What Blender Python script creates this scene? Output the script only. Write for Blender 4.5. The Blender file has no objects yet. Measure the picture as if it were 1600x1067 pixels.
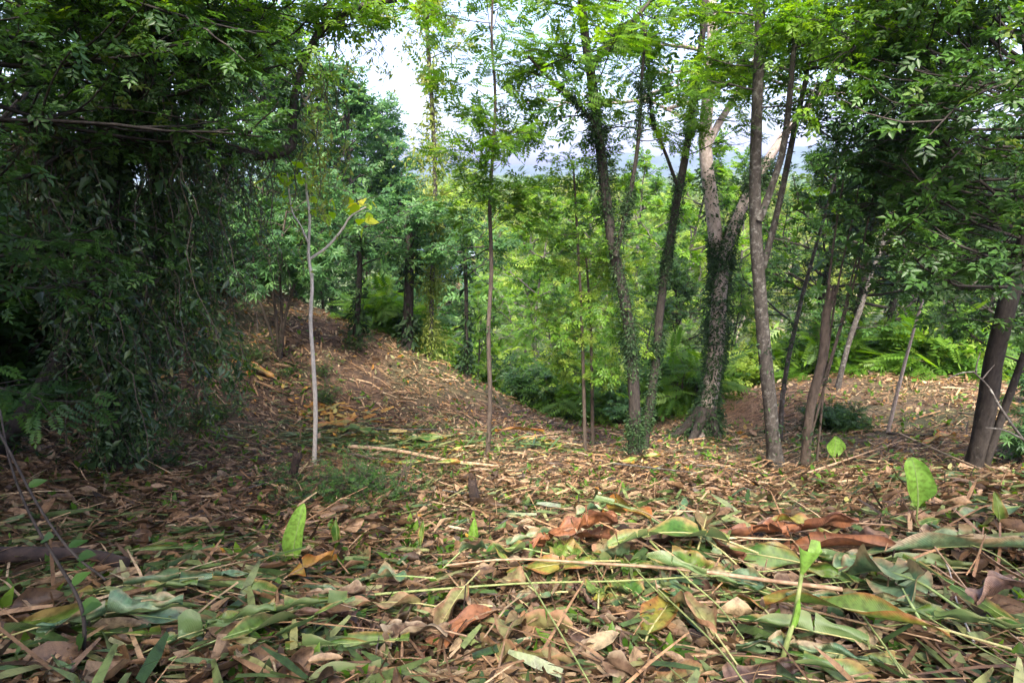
import bpy, math, random
import numpy as np
from mathutils import Vector, Matrix
R = math.radians
rng = np.random.default_rng(7)
sc = bpy.context.scene
col = sc.collection

# ------------------------------------------------------------------ camera, sky, sun, exposure
F = 800.0; PITCH = R(18.5); CAM = np.array([0.0, 0.0, 1.6])
cd = bpy.data.cameras.new('camera'); cam = bpy.data.objects.new('camera', cd); col.objects.link(cam)
cam.location = CAM; cam.rotation_euler = (R(90) - PITCH, 0, 0)
cd.sensor_width = 36; cd.lens = 18.0; cd.clip_start = 0.05; cd.clip_end = 9000
sc.camera = cam
SUN_EL, SUN_ROT = R(58), R(188)
w = bpy.data.worlds.new('World'); sc.world = w; w.use_nodes = True
nt = w.node_tree; bg = nt.nodes['Background']
sky = nt.nodes.new('ShaderNodeTexSky'); sky.sky_type = 'NISHITA'; sky.sun_disc = False
sky.sun_elevation = SUN_EL; sky.sun_rotation = SUN_ROT
sky.air_density = .9; sky.dust_density = 5.0; sky.ozone_density = 1.0; sky.altitude = 300
tint = nt.nodes.new('ShaderNodeMixRGB'); tint.blend_type = 'MULTIPLY'; tint.inputs[0].default_value = 1; tint.inputs[2].default_value = (1.06, .96, .99, 1)
nt.links.new(sky.outputs[0], tint.inputs[1]); nt.links.new(tint.outputs[0], bg.inputs[0]); bg.inputs[1].default_value = 0.15
sl = bpy.data.lights.new('sun', 'SUN'); sl.energy = 2.5; sl.angle = R(17); sl.color = (1, .95, .87)
so = bpy.data.objects.new('sun', sl); col.objects.link(so)
sd = Vector((math.sin(SUN_ROT) * math.cos(SUN_EL), math.cos(SUN_ROT) * math.cos(SUN_EL), math.sin(SUN_EL)))
so.rotation_euler = sd.to_track_quat('Z', 'Y').to_euler()
so.location = (0, 0, 60)
sc.view_settings.view_transform = 'Standard'; sc.view_settings.look = 'None'
sc.view_settings.exposure = 2.38; sc.view_settings.gamma = 1
sc.cycles.max_bounces = 6; sc.cycles.diffuse_bounces = 3; sc.cycles.glossy_bounces = 2
sc.cycles.transmission_bounces = 3; sc.cycles.volume_bounces = 0; sc.cycles.use_denoising = True
sc.cycles.caustics_reflective = False; sc.cycles.caustics_refractive = False

# ------------------------------------------------------------------ pixels and terrain
def nrm(v):
    v = np.asarray(v, float); return v / (np.linalg.norm(v) + 1e-9)
FW = np.array([0, math.cos(PITCH), -math.sin(PITCH)]); UP = np.array([0, math.sin(PITCH), math.cos(PITCH)])
def ray(px, py):
    return np.array([(px - 800) / F, 0, 0]) + FW + (533.5 - py) / F * UP
def at(px, py, Y):
    d = ray(px, py); return CAM + d * (Y / d[1])
ctrl = [(0,1067,1.15),(400,1067,1.35),(800,1067,1.45),(1200,1067,1.4),(1600,1067,1.2),
 (0,900,2.1),(400,900,2.5),(800,900,2.5),(1200,900,2.35),(1600,900,1.9),
 (0,800,3.1),(400,800,3.7),(800,790,3.9),(1200,790,3.9),(1600,780,3.0),
 (0,650,5.2),(200,700,5.0),(490,722,5.6),(760,712,6.2),(1000,715,6.2),(1205,728,5.8),(1520,738,4.7),
 (250,600,6.6),(400,620,7.2),(600,640,7.9),(870,668,8.6),(1070,684,7.9),(1200,650,8.4),(1400,660,7.7),(1600,655,6.4),
 (60,520,7.4),(120,440,9.6),(200,425,10),(300,430,10.3),(380,448,10.4),(470,482,10.2),(330,520,8.2),(440,560,8.3),(560,517,10),(630,542,10.1),(700,577,10.1),(800,628,9.6),(870,658,9.6),
 (940,660,9.8),(1140,622,9.8),(1250,598,10.3),(1350,580,10.6),(1450,590,10.3),(1600,603,8.8)]
pts = [at(*c) for c in ctrl]
extra = [(-30,0,2),(30,0,0.5),(0,-8,1.5),(-12,0,1.5),(12,0,.2),(-10,8,-.6),(14,6,-2.2),
 (-14,14,1.0),(-10,18,-1.2),(-6,18,-5.0),(-1,16,-8.0),(4,15,-7.2),(8,17,-7),(14,17,-6.5),(20,14,-5.5),
 (-22,22,0),(-14,27,-4.5),(-5,27,-10),(6,27,-11.5),(18,27,-10.5),(30,24,-8),(-34,30,0),(-24,40,-5),(0,42,-13),(25,42,-13),(45,35,-10),(-45,0,4),(45,0,-2),(0,-30,4)]
C = np.array([list(p) for p in pts] + [list(e) for e in extra], float)
def _U(r2): return np.where(r2 > 1e-9, .5 * r2 * np.log(r2 + 1e-12), 0)
n_ = len(C); D2 = ((C[:, None, :2] - C[None, :, :2]) ** 2).sum(-1)
A_ = np.zeros((n_ + 3, n_ + 3)); A_[:n_, :n_] = _U(D2) + np.eye(n_) * .15
A_[:n_, n_] = 1; A_[:n_, n_ + 1:] = C[:, :2]; A_[n_, :n_] = 1; A_[n_ + 1:, :n_] = C[:, :2].T
W_ = np.linalg.solve(A_, np.concatenate([C[:, 2], [0, 0, 0]]))
def vfar(x, y):
    r = np.hypot(x, y)
    return -12 - 9 * np.clip((r - 40) / 110, 0, 1) + 1.5 * np.sin(x * .021 + 1) * np.cos(y * .017) \
        + 10 * np.clip((-x - 20) / 90, 0, 1) * np.exp(-((y - 60) / 70) ** 2)
def H(x, y):
    x = np.atleast_1d(np.asarray(x, float)); y = np.atleast_1d(np.asarray(y, float))
    out = np.empty(x.shape)
    for i in range(0, len(x), 20000):
        X = x[i:i+20000]; Y = y[i:i+20000]
        r2 = (X[:, None] - C[None, :, 0]) ** 2 + (Y[:, None] - C[None, :, 1]) ** 2
        z = _U(r2) @ W_[:n_] + W_[n_] + W_[n_+1] * X + W_[n_+2] * Y
        k = np.clip((np.hypot(X, Y) - 32) / 12, 0, 1); k = k * k * (3 - 2 * k)
        z = z + .20 * np.exp(-((X - .75) / .95) ** 2 - ((Y - 2.35) / .5) ** 2) + .10 * np.exp(-((X - 1.9) / .5) ** 2 - ((Y - 2.6) / .5) ** 2)
        z = z + .05 * np.sin(X * 2.1 + .7 * Y) * np.sin(Y * 1.7 - X * .6) + .025 * np.sin(X * 5.3) * np.sin(Y * 4.7 + 1)
        out[i:i+20000] = z * (1 - k) + vfar(X, Y) * k
    return out
def h1(x, y): return float(H(x, y)[0])
def hit(px, py):
    d = ray(px, py); t = np.arange(.8, 60, .04); p = CAM + d[None] * (t[:, None] / d[1])
    g = H(p[:, 0], p[:, 1]); k = np.where(p[:, 2] < g)[0]
    i = k[0] if len(k) else 250
    q = p[i].copy(); q[2] = g[i]; return q

# ------------------------------------------------------------------ mesh building
class Geo:
    def __init__(s): s.V = []; s.L = []; s.S = []; s.R = []; s.UV = []; s.n = 0
    def add(s, V, Fc, rnd=0.5, uv=None):
        V = np.asarray(V, float).reshape(-1, 3); Fc = np.asarray(Fc, int)
        s.V.append(V); s.L.append((Fc + s.n).ravel()); s.S.append(np.full(len(Fc), Fc.shape[1]))
        s.R.append(np.broadcast_to(np.asarray(rnd, float), (len(V),)))
        s.UV.append(np.zeros((len(V), 2)) if uv is None else np.asarray(uv, float)); s.n += len(V)
    def build(s, name, mat, parent=None, smooth=False, origin=None):
        me = bpy.data.meshes.new(name)
        if s.V:
            V = np.concatenate(s.V).copy()
            if origin is not None: V -= np.asarray(origin)
            L = np.concatenate(s.L); S = np.concatenate(s.S)
            me.vertices.add(len(V)); me.vertices.foreach_set('co', V.ravel().astype(np.float32))
            me.loops.add(len(L)); me.loops.foreach_set('vertex_index', L.astype(np.int32))
            me.polygons.add(len(S)); st = np.concatenate([[0], np.cumsum(S)[:-1]])
            me.polygons.foreach_set('loop_start', st.astype(np.int32))
            me.polygons.foreach_set('loop_total', S.astype(np.int32))
            if smooth: me.polygons.foreach_set('use_smooth', np.ones(len(S), bool))
            a = me.attributes.new('rnd', 'FLOAT', 'POINT'); a.data.foreach_set('value', np.concatenate(s.R).astype(np.float32))
            uv = np.concatenate(s.UV)
            if np.any(uv):
                ul = me.uv_layers.new(name='UVMap'); ul.data.foreach_set('uv', uv[L].ravel().astype(np.float32))
            me.update(calc_edges=True); me.validate()
        me.materials.append(mat)
        o = bpy.data.objects.new(name, me); col.objects.link(o)
        if parent is not None: o.parent = parent
        return o
def tag(o, label=None, cat=None, group=None, kind=None):
    if label: o['label'] = label
    if cat: o['category'] = cat
    if group: o['group'] = group
    if kind: o['kind'] = kind
    return o
def empty(name, loc, label, cat, group=None):
    o = bpy.data.objects.new(name, None); col.objects.link(o); o.location = loc; o.empty_display_size = .2
    return tag(o, label, cat, group)
def copy_tree(o, loc, rz=0, s=1, label=None, group=None, rx=0, ry=0):
    r = o.copy(); col.objects.link(r); r.location = loc; r.rotation_euler = (rx, ry, rz)
    r.scale = (s, s, s) if np.isscalar(s) else s
    if label: r['label'] = label
    if group: r['group'] = group
    for ch in o.children:
        c = ch.copy(); col.objects.link(c); c.parent = r
        for g in ch.children:
            e = g.copy(); col.objects.link(e); e.parent = c
    return r
def spline(P, n):
    P = np.asarray(P, float)
    if len(P) < 3:
        t = np.linspace(0, 1, n)[:, None]; return P[0] * (1 - t) + P[-1] * t
    Q = np.vstack([2 * P[0] - P[1], P, 2 * P[-1] - P[-2]])
    out = []; m = len(P) - 1
    for u in np.linspace(0, m - 1e-6, n):
        i = int(u); t = u - i; a, b, c, d = Q[i:i+4]
        out.append(.5 * ((2*b) + (-a + c)*t + (2*a - 5*b + 4*c - d)*t*t + (-a + 3*b - 3*c + d)*t**3))
    return np.array(out)
def tube(g, P, rad, sides=6, rnd=.5, bump=0.0):
    P = np.asarray(P, float); n = len(P); rad = np.broadcast_to(np.asarray(rad, float), (n,))
    T = np.gradient(P, axis=0); T /= np.linalg.norm(T, axis=1)[:, None] + 1e-9
    a = np.array([0, 0, 1.]) if abs(T[0][2]) < .9 else np.array([1., 0, 0])
    u = nrm(np.cross(T[0], a)); U = []
    for i in range(n):
        u = nrm(u - T[i] * np.dot(u, T[i])); U.append(u)
    U = np.array(U); Vv = np.cross(T, U)
    th = np.linspace(0, 2 * np.pi, sides, endpoint=False)
    rr = rad[:, None] * (1 + bump * rng.normal(0, 1, (n, sides)) if bump else np.ones((n, sides)))
    V = P[:, None] + (np.cos(th)[None, :, None] * U[:, None] + np.sin(th)[None, :, None] * Vv[:, None]) * rr[:, :, None]
    i = np.arange(n - 1)[:, None] * sides; j = np.arange(sides)[None]; j2 = (j + 1) % sides
    Fc = np.stack([i + j, i + j2, i + sides + j2, i + sides + j], -1).reshape(-1, 4)
    V = V.reshape(-1, 3)
    g.add(V, Fc, rnd)
    if sides >= 4:
        g.add(np.vstack([V[-sides:], P[-1:]]), [[k, (k + 1) % sides, sides] for k in range(sides)], rnd)
# leaf templates: along +Y, width X, normal Z
def t_leaf(wd=.4, fold=.12):
    return (np.array([[0,0,0],[wd*.5,.42,fold],[0,1,-.05],[-wd*.5,.42,fold],[0,.45,0]]), np.array([[0,1,2,4],[0,4,2,3]]))
def t_leaf_fine(wd=.45, fold=.08):
    s = [0,.15,.4,.7,1]; ww = [.02,.34,.5,.33,.0]; V = []; Fc = []
    for a, b in zip(s, ww): V += [[-b*wd, a, fold*b*2 - .15*a*a], [0, a, -.15*a*a], [b*wd, a, fold*b*2 - .15*a*a]]
    for i in range(4): Fc += [[3*i, 3*i+1, 3*i+4, 3*i+3], [3*i+1, 3*i+2, 3*i+5, 3*i+4]]
    return np.array(V), np.array(Fc)
def combine(items):
    V = []; Fc = []; n = 0
    for (v, f) in items: V.append(v); Fc.append(f + n); n += len(v)
    return np.vstack(V), np.vstack(Fc)
def xf(t, ang, s, p, tilt=0):
    v, f = t; c, sn = math.cos(ang), math.sin(ang)
    v = v * s; ct, st = math.cos(tilt), math.sin(tilt)
    v = np.stack([v[:, 0], v[:, 1] * ct - v[:, 2] * st, v[:, 1] * st + v[:, 2] * ct], 1)
    v = np.stack([v[:, 0] * c + v[:, 1] * sn, -v[:, 0] * sn + v[:, 1] * c, v[:, 2]], 1)
    return v + np.array(p), f
DIA = (np.array([[0,0,0],[.16,.5,.0],[0,1,0],[-.16,.5,0]]), np.array([[0,1,2,3]]))
def t_frond(pairs=8, l=.34, wide=1.0):
    it = []; d = (DIA[0] * np.array([wide, 1, 1]), DIA[1])
    for i in range(pairs):
        y = .12 + .85 * i / pairs; s = l * (1 - .55 * abs(i / pairs - .35) ** 1.3)
        for sg in (-1, 1): it.append(xf(d, sg * R(66), s, (0, y, -.16 * y * y), R(-8)))
    it.append(xf(d, 0, l, (0, .92, -.14), R(-10)))
    it.append((np.array([[-.008,0,0],[.008,0,0],[.004,.95,-.15],[-.004,.95,-.15]]), np.array([[0,1,2,3]])))
    return combine(it)
def t_sprig(k=6, wd=.42):
    it = []
    for i in range(k):
        y = .1 + .6 * i / k; sg = -1 if i % 2 else 1
        it.append(xf(t_leaf(wd), sg * R(50 + 10 * (i % 3)), .45, (0, y, 0), R(-12 + 9 * (i % 3))))
    it.append(xf(t_leaf(wd), 0, .45, (0, .65, 0), R(-10)))
    return combine(it)
def t_palm(k=7, wd=.26):
    return combine([xf(t_leaf(wd, .06), R(-140 + 280 * i / (k - 1)), .5 + .1 * math.sin(math.pi * i / (k - 1)), (0, .1, 0), R(-18)) for i in range(k)])
LEAF, FINE, FROND, FROND2, SPRIG, PALM = t_leaf(), t_leaf_fine(), t_frond(), t_frond(6, .42, 1.7), t_sprig(), t_palm()
FROND3 = t_frond(5, .42, 1.35); SPRIG2 = t_sprig(5, .6); NARROW = t_leaf(.22, .05); BROAD = t_leaf_fine(.75, .1)
def scatter(g, tpl, P, D, N, S, rnd=None, uv=False):
    P = np.asarray(P, float); n = len(P)
    if n == 0: return
    D = np.asarray(D, float); D = D / (np.linalg.norm(D, axis=1)[:, None] + 1e-9)
    N = np.asarray(N, float); N = N - D * (N * D).sum(1)[:, None]; N /= np.linalg.norm(N, axis=1)[:, None] + 1e-9
    X = np.cross(D, N); S = np.broadcast_to(np.asarray(S, float), (n,))[:, None, None]
    v, f = tpl
    W = P[:, None] + S * (v[None, :, 0:1] * X[:, None] + v[None, :, 1:2] * D[:, None] + v[None, :, 2:3] * N[:, None])
    Fc = (f[None] + (np.arange(n) * len(v))[:, None, None]).reshape(-1, f.shape[1])
    if rnd is None: rnd = rng.random(n)
    g.add(W.reshape(-1, 3), Fc, np.repeat(rnd, len(v)))
def rv(n, s=(1, 1, 1)): return rng.normal(0, 1, (n, 3)) * np.array(s)

# ------------------------------------------------------------------ materials
def newmat(name):
    m = bpy.data.materials.new(name); m.use_nodes = True; m.node_tree.nodes.clear(); return m, m.node_tree.nodes, m.node_tree.links
def ramp(N, stops, interp='LINEAR'):
    r = N.new('ShaderNodeValToRGB'); e = r.color_ramp; e.interpolation = interp
    while len(e.elements) < len(stops): e.elements.new(.5)
    for k, (p, c) in zip(e.elements, stops): k.position = p; k.color = (*c, 1)
    return r
def foliage(name, stops, trans=.35, rough=.45, spec=.35, interp='LINEAR', nscale=0.9, fine=0):
    m, N, L = newmat(name)
    a = N.new('ShaderNodeAttribute'); a.attribute_name = 'rnd'
    tc = N.new('ShaderNodeTexCoord'); no = N.new('ShaderNodeTexNoise'); no.inputs['Scale'].default_value = nscale
    no.inputs['Detail'].default_value = 2
    L.new(tc.outputs['Object'], no.inputs['Vector'])
    mx = N.new('ShaderNodeMath'); mx.operation = 'MULTIPLY_ADD'; L.new(no.outputs[0], mx.inputs[0]); mx.inputs[1].default_value = .5
    s2 = N.new('ShaderNodeMath'); s2.operation = 'MULTIPLY'; L.new(a.outputs['Fac'], s2.inputs[0]); s2.inputs[1].default_value = .78
    L.new(s2.outputs[0], mx.inputs[2]); sub = N.new('ShaderNodeMath'); sub.operation = 'SUBTRACT'; L.new(mx.outputs[0], sub.inputs[0]); sub.inputs[1].default_value = .14
    if interp == 'CONSTANT' or nscale == 0:
        r = ramp(N, stops, interp); L.new(a.outputs['Fac'], r.inputs[0])
    else:
        r = ramp(N, stops, interp); L.new(sub.outputs[0], r.inputs[0])
    p = N.new('ShaderNodeBsdfPrincipled'); p.inputs['Roughness'].default_value = rough; p.inputs['Specular IOR Level'].default_value = spec
    if fine:
        n5 = N.new('ShaderNodeTexNoise'); n5.inputs['Scale'].default_value = fine; n5.inputs['Detail'].default_value = 5; n5.inputs['Roughness'].default_value = .7
        L.new(tc.outputs['Object'], n5.inputs[0]); r5 = ramp(N, [(.32, (.3, .27, .25)), (.5, (.85, .83, .8)), (.68, (1.25, 1.22, 1.15))]); L.new(n5.outputs[0], r5.inputs[0])
        m5 = N.new('ShaderNodeMixRGB'); m5.blend_type = 'MULTIPLY'; m5.inputs[0].default_value = 1; L.new(r.outputs[0], m5.inputs[1]); L.new(r5.outputs[0], m5.inputs[2]); r = m5
        b5 = N.new('ShaderNodeBump'); b5.inputs['Strength'].default_value = .5; b5.inputs['Distance'].default_value = .01; L.new(n5.outputs[0], b5.inputs['Height']); L.new(b5.outputs[0], p.inputs['Normal'])
    L.new(r.outputs[0], p.inputs['Base Color'])
    t = N.new('ShaderNodeBsdfTranslucent'); hs = N.new('ShaderNodeHueSaturation'); hs.inputs['Value'].default_value = 1.5
    hs.inputs['Hue'].default_value = .49; hs.inputs['Saturation'].default_value = 1.1
    L.new(r.outputs[0], hs.inputs['Color']); L.new(hs.outputs[0], t.inputs[0])
    ms = N.new('ShaderNodeMixShader'); ms.inputs[0].default_value = trans
    L.new(p.outputs[0], ms.inputs[1]); L.new(t.outputs[0], ms.inputs[2])
    o = N.new('ShaderNodeOutputMaterial'); L.new(ms.outputs[0], o.inputs[0]); return m
def bark(name, c1, c2, c3=(.3, .32, .27), lich=.5, sc_=9, zs=.35):
    m, N, L = newmat(name)
    tc = N.new('ShaderNodeTexCoord'); mp = N.new('ShaderNodeMapping'); mp.inputs['Scale'].default_value = (1, 1, zs)
    L.new(tc.outputs['Object'], mp.inputs[0])
    n1 = N.new('ShaderNodeTexNoise'); n1.inputs['Scale'].default_value = sc_ * 3; n1.inputs['Detail'].default_value = 8; n1.inputs['Roughness'].default_value = .7
    L.new(mp.outputs[0], n1.inputs[0]); r = ramp(N, [(.3, c1), (.62, c2)]); L.new(n1.outputs[0], r.inputs[0])
    n2 = N.new('ShaderNodeTexNoise'); n2.inputs['Scale'].default_value = sc_ * 1.8; n2.inputs['Detail'].default_value = 9; n2.inputs['Roughness'].default_value = .75
    L.new(tc.outputs['Object'], n2.inputs[0]); r2 = ramp(N, [(lich, (0, 0, 0)), (lich + .16, (.8, .8, .8))]); L.new(n2.outputs[0], r2.inputs[0])
    mx = N.new('ShaderNodeMixRGB'); L.new(r2.outputs[0], mx.inputs[0]); L.new(r.outputs[0], mx.inputs[1]); mx.inputs[2].default_value = (*c3, 1)
    p = N.new('ShaderNodeBsdfPrincipled'); p.inputs['Roughness'].default_value = .85; p.inputs['Specular IOR Level'].default_value = .2
    L.new(mx.outputs[0], p.inputs['Base Color'])
    b = N.new('ShaderNodeBump'); b.inputs['Strength'].default_value = .7; b.inputs['Distance'].default_value = .02
    L.new(n1.outputs[0], b.inputs['Height']); L.new(b.outputs[0], p.inputs['Normal'])
    o = N.new('ShaderNodeOutputMaterial'); L.new(p.outputs[0], o.inputs[0]); return m
def plain(name, c1, c2, scale=20, rough=.7, bump=.2):
    m, N, L = newmat(name)
    tc = N.new('ShaderNodeTexCoord'); n1 = N.new('ShaderNodeTexNoise'); n1.inputs['Scale'].default_value = scale; n1.inputs['Detail'].default_value = 6
    L.new(tc.outputs['Object'], n1.inputs[0]); r = ramp(N, [(.35, c1), (.65, c2)]); L.new(n1.outputs[0], r.inputs[0])
    p = N.new('ShaderNodeBsdfPrincipled'); p.inputs['Roughness'].default_value = rough; L.new(r.outputs[0], p.inputs['Base Color'])
    b = N.new('ShaderNodeBump'); b.inputs['Strength'].default_value = bump; b.inputs['Distance'].default_value = .01
    L.new(n1.outputs[0], b.inputs['Height']); L.new(b.outputs[0], p.inputs['Normal'])
    o = N.new('ShaderNodeOutputMaterial'); L.new(p.outputs[0], o.inputs[0]); return m
def blade(name, ca, cb, edge=None, under=None, trans=.25, rough=.35, mixs=3.0, lo=.42, hi=.6, spec=.5):
    """big veined leaf: UV x = -1..1 across, y = 0..1 along"""
    m, N, L = newmat(name)
    uv = N.new('ShaderNodeUVMap'); sp = N.new('ShaderNodeSeparateXYZ'); L.new(uv.outputs[0], sp.inputs[0])
    ab = N.new('ShaderNodeMath'); ab.operation = 'ABSOLUTE'; L.new(sp.outputs[0], ab.inputs[0])
    ma = N.new('ShaderNodeMath'); ma.operation = 'MULTIPLY_ADD'; L.new(ab.outputs[0], ma.inputs[0]); ma.inputs[1].default_value = -.10; L.new(sp.outputs[1], ma.inputs[2])
    mu = N.new('ShaderNodeMath'); mu.operation = 'MULTIPLY'; L.new(ma.outputs[0], mu.inputs[0]); mu.inputs[1].default_value = 420
    sn = N.new('ShaderNodeMath'); sn.operation = 'SINE'; L.new(mu.outputs[0], sn.inputs[0])
    tc = N.new('ShaderNodeTexCoord'); oi = N.new('ShaderNodeObjectInfo')
    av = N.new('ShaderNodeVectorMath'); av.operation = 'ADD'; L.new(tc.outputs['Object'], av.inputs[0]); L.new(oi.outputs['Location'], av.inputs[1])
    no = N.new('ShaderNodeTexNoise'); no.inputs['Scale'].default_value = mixs; no.inputs['Detail'].default_value = 6; no.inputs['Roughness'].default_value = .6
    L.new(av.outputs[0], no.inputs[0])
    r = ramp(N, [(lo, ca), (hi, cb)]); L.new(no.outputs[0], r.inputs[0]); cur = r.outputs[0]
    if edge:
        n3 = N.new('ShaderNodeMath'); n3.operation = 'MULTIPLY_ADD'; L.new(no.outputs[0], n3.inputs[0]); n3.inputs[1].default_value = 1.6; L.new(ab.outputs[0], n3.inputs[2])
        r3 = ramp(N, [(.0, (0, 0, 0)), (1, (1, 1, 1))]); mr = N.new('ShaderNodeMapRange'); mr.inputs[1].default_value = 1.45; mr.inputs[2].default_value = 1.75
        L.new(n3.outputs[0], mr.inputs[0]); mx = N.new('ShaderNodeMixRGB'); L.new(mr.outputs[0], mx.inputs[0]); L.new(cur, mx.inputs[1]); mx.inputs[2].default_value = (*edge, 1); cur = mx.outputs[0]
    # fine spots
    n4 = N.new('ShaderNodeTexNoise'); n4.inputs['Scale'].default_value = 45; n4.inputs['Detail'].default_value = 4; L.new(av.outputs[0], n4.inputs[0])
    r4 = ramp(N, [(.35, (.55, .5, .45)), (.55, (1, 1, 1)), (.75, (1.15, 1.15, 1.1))]); L.new(n4.outputs[0], r4.inputs[0])
    m4 = N.new('ShaderNodeMixRGB'); m4.blend_type = 'MULTIPLY'; m4.inputs[0].default_value = .8; L.new(cur, m4.inputs[1]); L.new(r4.outputs[0], m4.inputs[2]); cur = m4.outputs[0]
    if under:
        ge = N.new('ShaderNodeNewGeometry'); m5 = N.new('ShaderNodeMixRGB'); ms_ = N.new('ShaderNodeMath'); ms_.operation = 'MULTIPLY'; ms_.inputs[1].default_value = .75
        L.new(ge.outputs['Backfacing'], ms_.inputs[0]); L.new(ms_.outputs[0], m5.inputs[0]); L.new(cur, m5.inputs[1]); m5.inputs[2].default_value = (*under, 1); cur = m5.outputs[0]
    p = N.new('ShaderNodeBsdfPrincipled'); p.inputs['Roughness'].default_value = rough; p.inputs['Specular IOR Level'].default_value = spec; L.new(cur, p.inputs['Base Color'])
    b = N.new('ShaderNodeBump'); b.inputs['Strength'].default_value = .3; b.inputs['Distance'].default_value = .0015
    ad = N.new('ShaderNodeMath'); ad.operation = 'MULTIPLY_ADD'; L.new(n4.outputs[0], ad.inputs[0]); ad.inputs[1].default_value = 2; L.new(sn.outputs[0], ad.inputs[2])
    L.new(ad.outputs[0], b.inputs['Height']); L.new(b.outputs[0], p.inputs['Normal'])
    t = N.new('ShaderNodeBsdfTranslucent'); L.new(cur, t.inputs[0])
    ms = N.new('ShaderNodeMixShader'); ms.inputs[0].default_value = trans; L.new(p.outputs[0], ms.inputs[1]); L.new(t.outputs[0], ms.inputs[2])
    o = N.new('ShaderNodeOutputMaterial'); L.new(ms.outputs[0], o.inputs[0]); return m

M = {}
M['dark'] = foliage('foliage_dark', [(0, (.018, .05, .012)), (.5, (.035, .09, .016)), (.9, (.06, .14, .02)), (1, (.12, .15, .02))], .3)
M['deep'] = foliage('foliage_bluish', [(0, (.035, .09, .03)), (.6, (.065, .16, .045)), (1, (.13, .25, .06))], .4)
M['mid'] = foliage('foliage_mid', [(0, (.035, .10, .012)), (.5, (.085, .19, .02)), (.95, (.16, .28, .03)), (1, (.24, .28, .03))], .5)
M['lime'] = foliage('foliage_lime', [(0, (.09, .17, .015)), (.5, (.2, .32, .04)), (.93, (.31, .39, .08)), (1, (.38, .3, .05))], .5)
M['olive'] = foliage('foliage_olive', [(0, (.08, .13, .02)), (.5, (.17, .23, .04)), (.9, (.27, .3, .07)), (1, (.33, .22, .08))], .45)
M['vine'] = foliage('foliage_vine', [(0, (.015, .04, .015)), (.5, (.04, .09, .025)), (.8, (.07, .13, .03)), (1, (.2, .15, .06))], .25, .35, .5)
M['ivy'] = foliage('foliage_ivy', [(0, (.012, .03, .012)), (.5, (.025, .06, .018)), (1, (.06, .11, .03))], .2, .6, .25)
M['bright'] = foliage('foliage_bright', [(0, (.2, .38, .03)), (.6, (.36, .52, .04)), (1, (.6, .5, .05))], .5)
M['far'] = foliage('foliage_far', [(0, (.05, .11, .02)), (.35, (.10, .18, .035)), (.7, (.17, .25, .05)), (1, (.25, .26, .09))], .3, nscale=.05)
M['litter'] = foliage('dry_leaves', [(0, (.025, .016, .009)), (.18, (.07, .043, .022)), (.4, (.16, .098, .05)), (.62, (.27, .17, .09)), (.78, (.37, .26, .15)), (.86, (.46, .38, .22)), (.92, (.16, .19, .06)), (.97, (.4, .2, .04)), (1, (.4, .2, .04))], .12, .5, .4, 'LINEAR', 0, 28)
M['straw'] = foliage('dry_straw', [(0, (.08, .045, .022)), (.45, (.26, .155, .078)), (.8, (.42, .26, .13)), (1, (.56, .44, .27))], .05, .6, .35, 'LINEAR', 0, 22)
M['clip'] = foliage('green_clippings', [(0, (.035, .08, .02)), (.4, (.09, .15, .045)), (.75, (.18, .23, .08)), (1, (.33, .33, .14))], .2, .4, .5, 'LINEAR', 0, 16)
M['yclip'] = foliage('yellow_clippings', [(0, (.3, .14, .03)), (.4, (.5, .28, .04)), (.7, (.5, .36, .1)), (1, (.36, .36, .12))], .2, .5, .4, 'LINEAR', 0, 16)
M['bark_grey'] = bark('bark_grey', (.028, .025, .021), (.09, .08, .067), (.3, .3, .26), .52)
M['bark_dark'] = bark('bark_dark', (.016, .014, .012), (.055, .047, .039), (.2, .19, .16), .6)
M['bark_pale'] = bark('bark_pale', (.2, .16, .13), (.45, .38, .33), (.22, .2, .16), .56, 9, .6)
M['bark_white'] = bark('bark_white', (.35, .33, .28), (.62, .58, .5), (.22, .2, .15), .58, 14)
M['bark_brown'] = bark('bark_brown', (.04, .032, .025), (.12, .095, .072), (.25, .23, .17), .6)
M['stem_green'] = plain('stem_green', (.14, .2, .05), (.3, .34, .12), 30)
M['stem_tan'] = plain('stem_tan', (.25, .15, .08), (.45, .32, .19), 30)
M['rot'] = plain('rotten_wood', (.015, .01, .008), (.06, .04, .028), 18, .9, .8)

# ------------------------------------------------------------------ ground and hills
def grid_geo(xs, ys, zf):
    X, Y = np.meshgrid(xs, ys); z = zf(X.ravel(), Y.ravel())
    V = np.stack([X.ravel(), Y.ravel(), z], 1); nx, ny = len(xs), len(ys)
    i = (np.arange(ny - 1)[:, None] * nx + np.arange(nx - 1)[None]).ravel()
    return V, np.stack([i, i + 1, i + nx + 1, i + nx], 1)
def dens(a, b, n, p=2.2):
    t = np.linspace(-1, 1, n); return np.where(t < 0, -abs(t) ** p * -a, abs(t) ** p * b)
m, N, L = newmat('forest_floor')
tc = N.new('ShaderNodeTexCoord'); n1 = N.new('ShaderNodeTexNoise'); n1.inputs['Scale'].default_value = 6; n1.inputs['Detail'].default_value = 10; n1.inputs['Roughness'].default_value = .75
L.new(tc.outputs['Object'], n1.inputs[0]); r1 = ramp(N, [(.3, (.02, .014, .009)), (.5, (.075, .046, .026)), (.7, (.21, .13, .075))]); L.new(n1.outputs[0], r1.inputs[0])
n2 = N.new('ShaderNodeTexNoise'); n2.inputs['Scale'].default_value = .35; n2.inputs['Detail'].default_value = 6; L.new(tc.outputs['Object'], n2.inputs[0])
r2 = ramp(N, [(.48, (0, 0, 0)), (.62, (1, 1, 1))]); L.new(n2.outputs[0], r2.inputs[0])
r1b = ramp(N, [(.35, (.025, .04, .012)), (.65, (.08, .12, .03))]); L.new(n1.outputs[0], r1b.inputs[0])
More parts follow.
